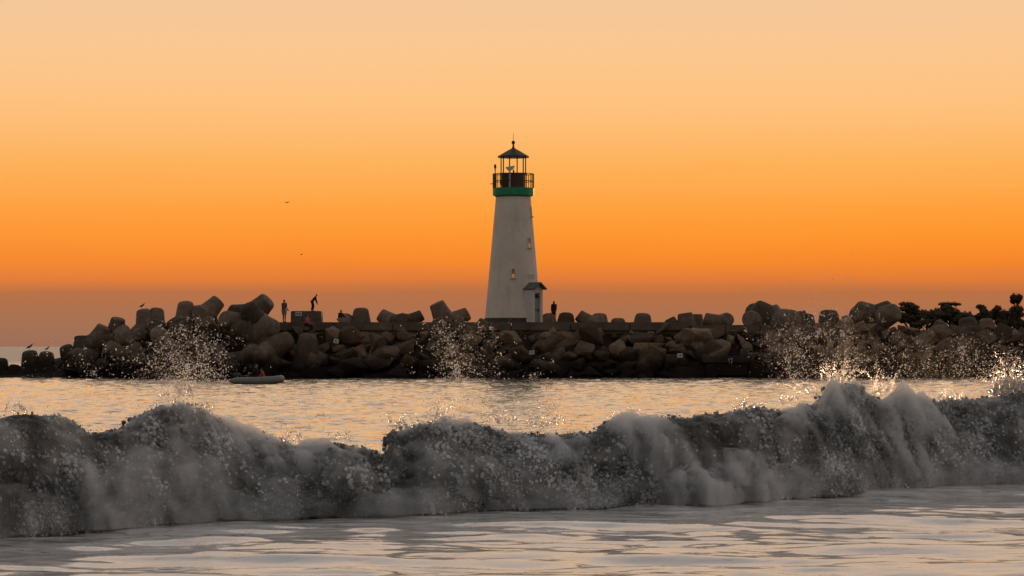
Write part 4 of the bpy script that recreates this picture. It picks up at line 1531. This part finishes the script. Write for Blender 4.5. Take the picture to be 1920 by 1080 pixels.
# ------------------------------------------------------------------ spray
ICO = None
def ico():
    global ICO
    if ICO is None:
        bm = bmesh.new()
        bmesh.ops.create_icosphere(bm, subdivisions=1, radius=1.0)
        ICO = (np.array([v.co for v in bm.verts]), np.array([[v.index for v in f.verts] for f in bm.faces]))
        bm.free()
    return ICO
def drops_obj(name, pts, rad, stretch, label):
    """many small stretched drops in one mesh"""
    bv, bf = ico()
    n = len(pts)
    ax = rng.normal(size=(n, 3)) + np.array([0, 0, 0.6])
    ax /= np.linalg.norm(ax, axis=1)[:, None]
    base = bv[None] * rad[:, None, None]
    along = (base * ax[:, None, :]).sum(-1, keepdims=True)
    v = base + along * ax[:, None, :] * (stretch[:, None, None] - 1) + pts[:, None, :]
    f = bf[None] + (np.arange(n) * len(bv))[:, None, None]
    me = bpy.data.meshes.new(name)
    me.vertices.add(n * len(bv)); me.vertices.foreach_set('co', v.astype(np.float32).ravel())
    f = f.reshape(-1, 3).astype(np.int32)
    me.loops.add(f.size); me.loops.foreach_set('vertex_index', f.ravel())
    me.polygons.add(len(f)); me.polygons.foreach_set('loop_start', np.arange(len(f), dtype=np.int32) * 3)
    me.polygons.foreach_set('use_smooth', np.ones(len(f), bool))
    me.update(calc_edges=True)
    me.materials.append(M['spray'])
    o = bpy.data.objects.new(name, me)
    C.objects.link(o)
    o['kind'] = 'stuff'
    o['label'] = label
    o['category'] = 'spray'
    return o

def crest_Y(px):
    Yc = toe((px - 960) / F * 40) + 1.2
    return toe((px - 960) / F * Yc) + 1.2
def lift(px, py, Yc):
    return np.stack([(px - 960) / F * Yc, Yc, EYE + (649 - py) / F * Yc], -1)

def cloud(n, cx, sx, y_top, y_bot, power=1.6, skew=0.0):
    """drops thrown up from the crest in uneven jets: photo pixels turned into metres at the distance of the crest"""
    jets = 9
    jx = cx + rng.normal(size=jets) * sx * 0.8
    jh = 0.45 + 0.6 * rng.random(jets)
    jl = rng.normal(size=jets) * sx * 0.5
    jw = sx * (0.15 + 0.5 * rng.random(jets))
    j = rng.choice(jets, n, p=(jh ** 2) / (jh ** 2).sum())
    h = rng.random(n) ** power
    px = jx[j] + jl[j] * h + rng.normal(size=n) * jw[j] * (0.4 + h)
    wide = rng.random(n) < 0.25
    px[wide] = cx + rng.normal(size=wide.sum()) * sx * 1.3
    py = y_bot + (y_top - y_bot) * h * jh[j] + rng.normal(size=n) * 4
    px = px + skew * h
    return lift(px, py, crest_Y(px) + rng.normal(size=n) * 0.35)

def clump(p, frac, spread):
    """part of the drops gathers in strings and clusters"""
    n = len(p)
    k = max(3, n // 14)
    idx = rng.integers(0, k, n)
    m = rng.random(n) < frac
    p[m] = p[idx[m]] + rng.normal(size=(m.sum(), 3)) * spread
    return p

def strings(px, py, length, lean, r0, count):
    """torn strings of water: curling paths of blobs that thin out"""
    out_p, out_r = [], []
    for b in range(count):
        x = px + rng.normal() * 14
        Yc = float(crest_Y(np.array([x]))[0]) + rng.normal() * 0.2
        k = Yc / F
        p = np.array([(x - 960) * k, Yc, EYE + (649 - (py + rng.uniform(-3, 10))) * k])
        ang = math.atan(lean) + rng.normal() * 0.35
        L = length * k * rng.uniform(0.3, 1.1)
        n = int(max(12, L / 0.006))
        curl = rng.normal() * 1.6
        a = ang
        for i in range(n):
            f = i / n
            a += curl / n + rng.normal() * 0.10
            p = p + np.array([math.sin(a), rng.normal() * 0.25, math.cos(a)]) * L / n
            w = r0 * (1 - f) ** 1.2 * rng.uniform(0.3, 1.1) + 0.003
            if rng.random() < 0.3 + 0.4 * f:
                continue
            out_p.append(p + rng.normal(size=3) * (0.005 + 0.035 * f * rng.random())); out_r.append(w * (0.6 + 0.8 * rng.random()))
    return out_p, out_r

def build_spray():
    specs = [
        ('burst of bright drops before the heap of tetrapods at left',
         [(1900, 335, 50, 585, 720, 1.2, 0), (700, 350, 26, 620, 740, 1.0, 0), (260, 200, 90, 640, 715, 1.0, 0)],
         [(345, 735, 120, 0.0, 0.013, 7), (335, 745, 60, -0.5, 0.011, 9), (380, 770, 50, 0.4, 0.011, 12), (30, 765, 25, 0, 0.012, 16)]),
        ('burst of drops before the boulders left below the lighthouse',
         [(1400, 875, 48, 598, 715, 1.1, 0), (900, 980, 55, 700, 800, 1.0, 0), (300, 830, 20, 705, 790, 1, 10), (300, 620, 120, 720, 815, 1.5, 0)],
         [(820, 785, 80, 0.3, 0.012, 9), (760, 795, 45, -0.2, 0.016, 12), (940, 785, 40, 0.1, 0.010, 22), (1020, 795, 45, 0.1, 0.010, 22), (540, 822, 30, 0, 0.010, 20), (640, 818, 20, 0, 0.01, 14)]),
        ('tall burst of drops behind the highest part of the wave',
         [(2500, 1535, 52, 575, 725, 1.0, 0), (260, 1545, 60, 470, 640, 1.0, 0), (900, 1640, 40, 610, 730, 1.1, 0)],
         [(1535, 735, 130, -0.6, 0.012, 8), (1570, 712, 60, 0.1, 0.012, 18), (1650, 735, 70, 0.2, 0.012, 16), (1400, 760, 25, 0, 0.012, 20), (1180, 778, 22, 0, 0.012, 16), (1480, 750, 25, 0, 0.012, 14)]),
        ('wide curtain of fine drops by the right edge',
         [(2300, 1790, 75, 628, 730, 1.0, 0), (900, 1895, 30, 645, 750, 1.0, 0)],
         [(1880, 735, 75, 0.1, 0.02, 20), (1910, 730, 90, 0.0, 0.022, 22), (1780, 742, 30, 0, 0.012, 22)]),
    ]
    for label, parts, strs in specs:
        p = np.concatenate([clump(cloud(int(a[0] * 1.1), *a[1:]), 0.5, 0.03) for a in parts])
        n = len(p)
        rad = 0.0022 + 0.0075 * rng.random(n) ** 3.4
        st = 1.0 + 1.8 * rng.random(n) ** 2
        drops_obj('spray_drops', p, rad, st, label)
        fine = np.concatenate([clump(cloud(int(a[0] * 0.7), *a[1:]), 0.6, 0.06) for a in parts])
        pp, rr = list(fine), list(0.0012 + 0.0016 * rng.random(len(fine)))
        for a in strs:
            x, y = strings(*a)
            pp += x; rr += y
        o = points_obj('spray_strings', np.array(pp), np.array(rr), M['spray'])
        o['label'] = 'torn strings of water, ' + label
        o['category'] = 'spray'
    # drops flying off the foam of the wave
    hi = LUMPS[rng.integers(0, len(LUMPS), 20000)].copy()
    d = rng.exponential(0.07, len(hi))
    hi[:, 1] -= d * 0.4
    hi[:, 2] += d * (0.3 + rng.random(len(hi)))
    hi[:, 0] += rng.normal(size=len(hi)) * 0.05
    o = points_obj('crest_drops', hi, 0.002 + 0.005 * rng.random(len(hi)) ** 3, M['spray'])
    o['label'] = 'fine drops torn off the crest of the breaking wave'
    o['category'] = 'spray'
build_spray()
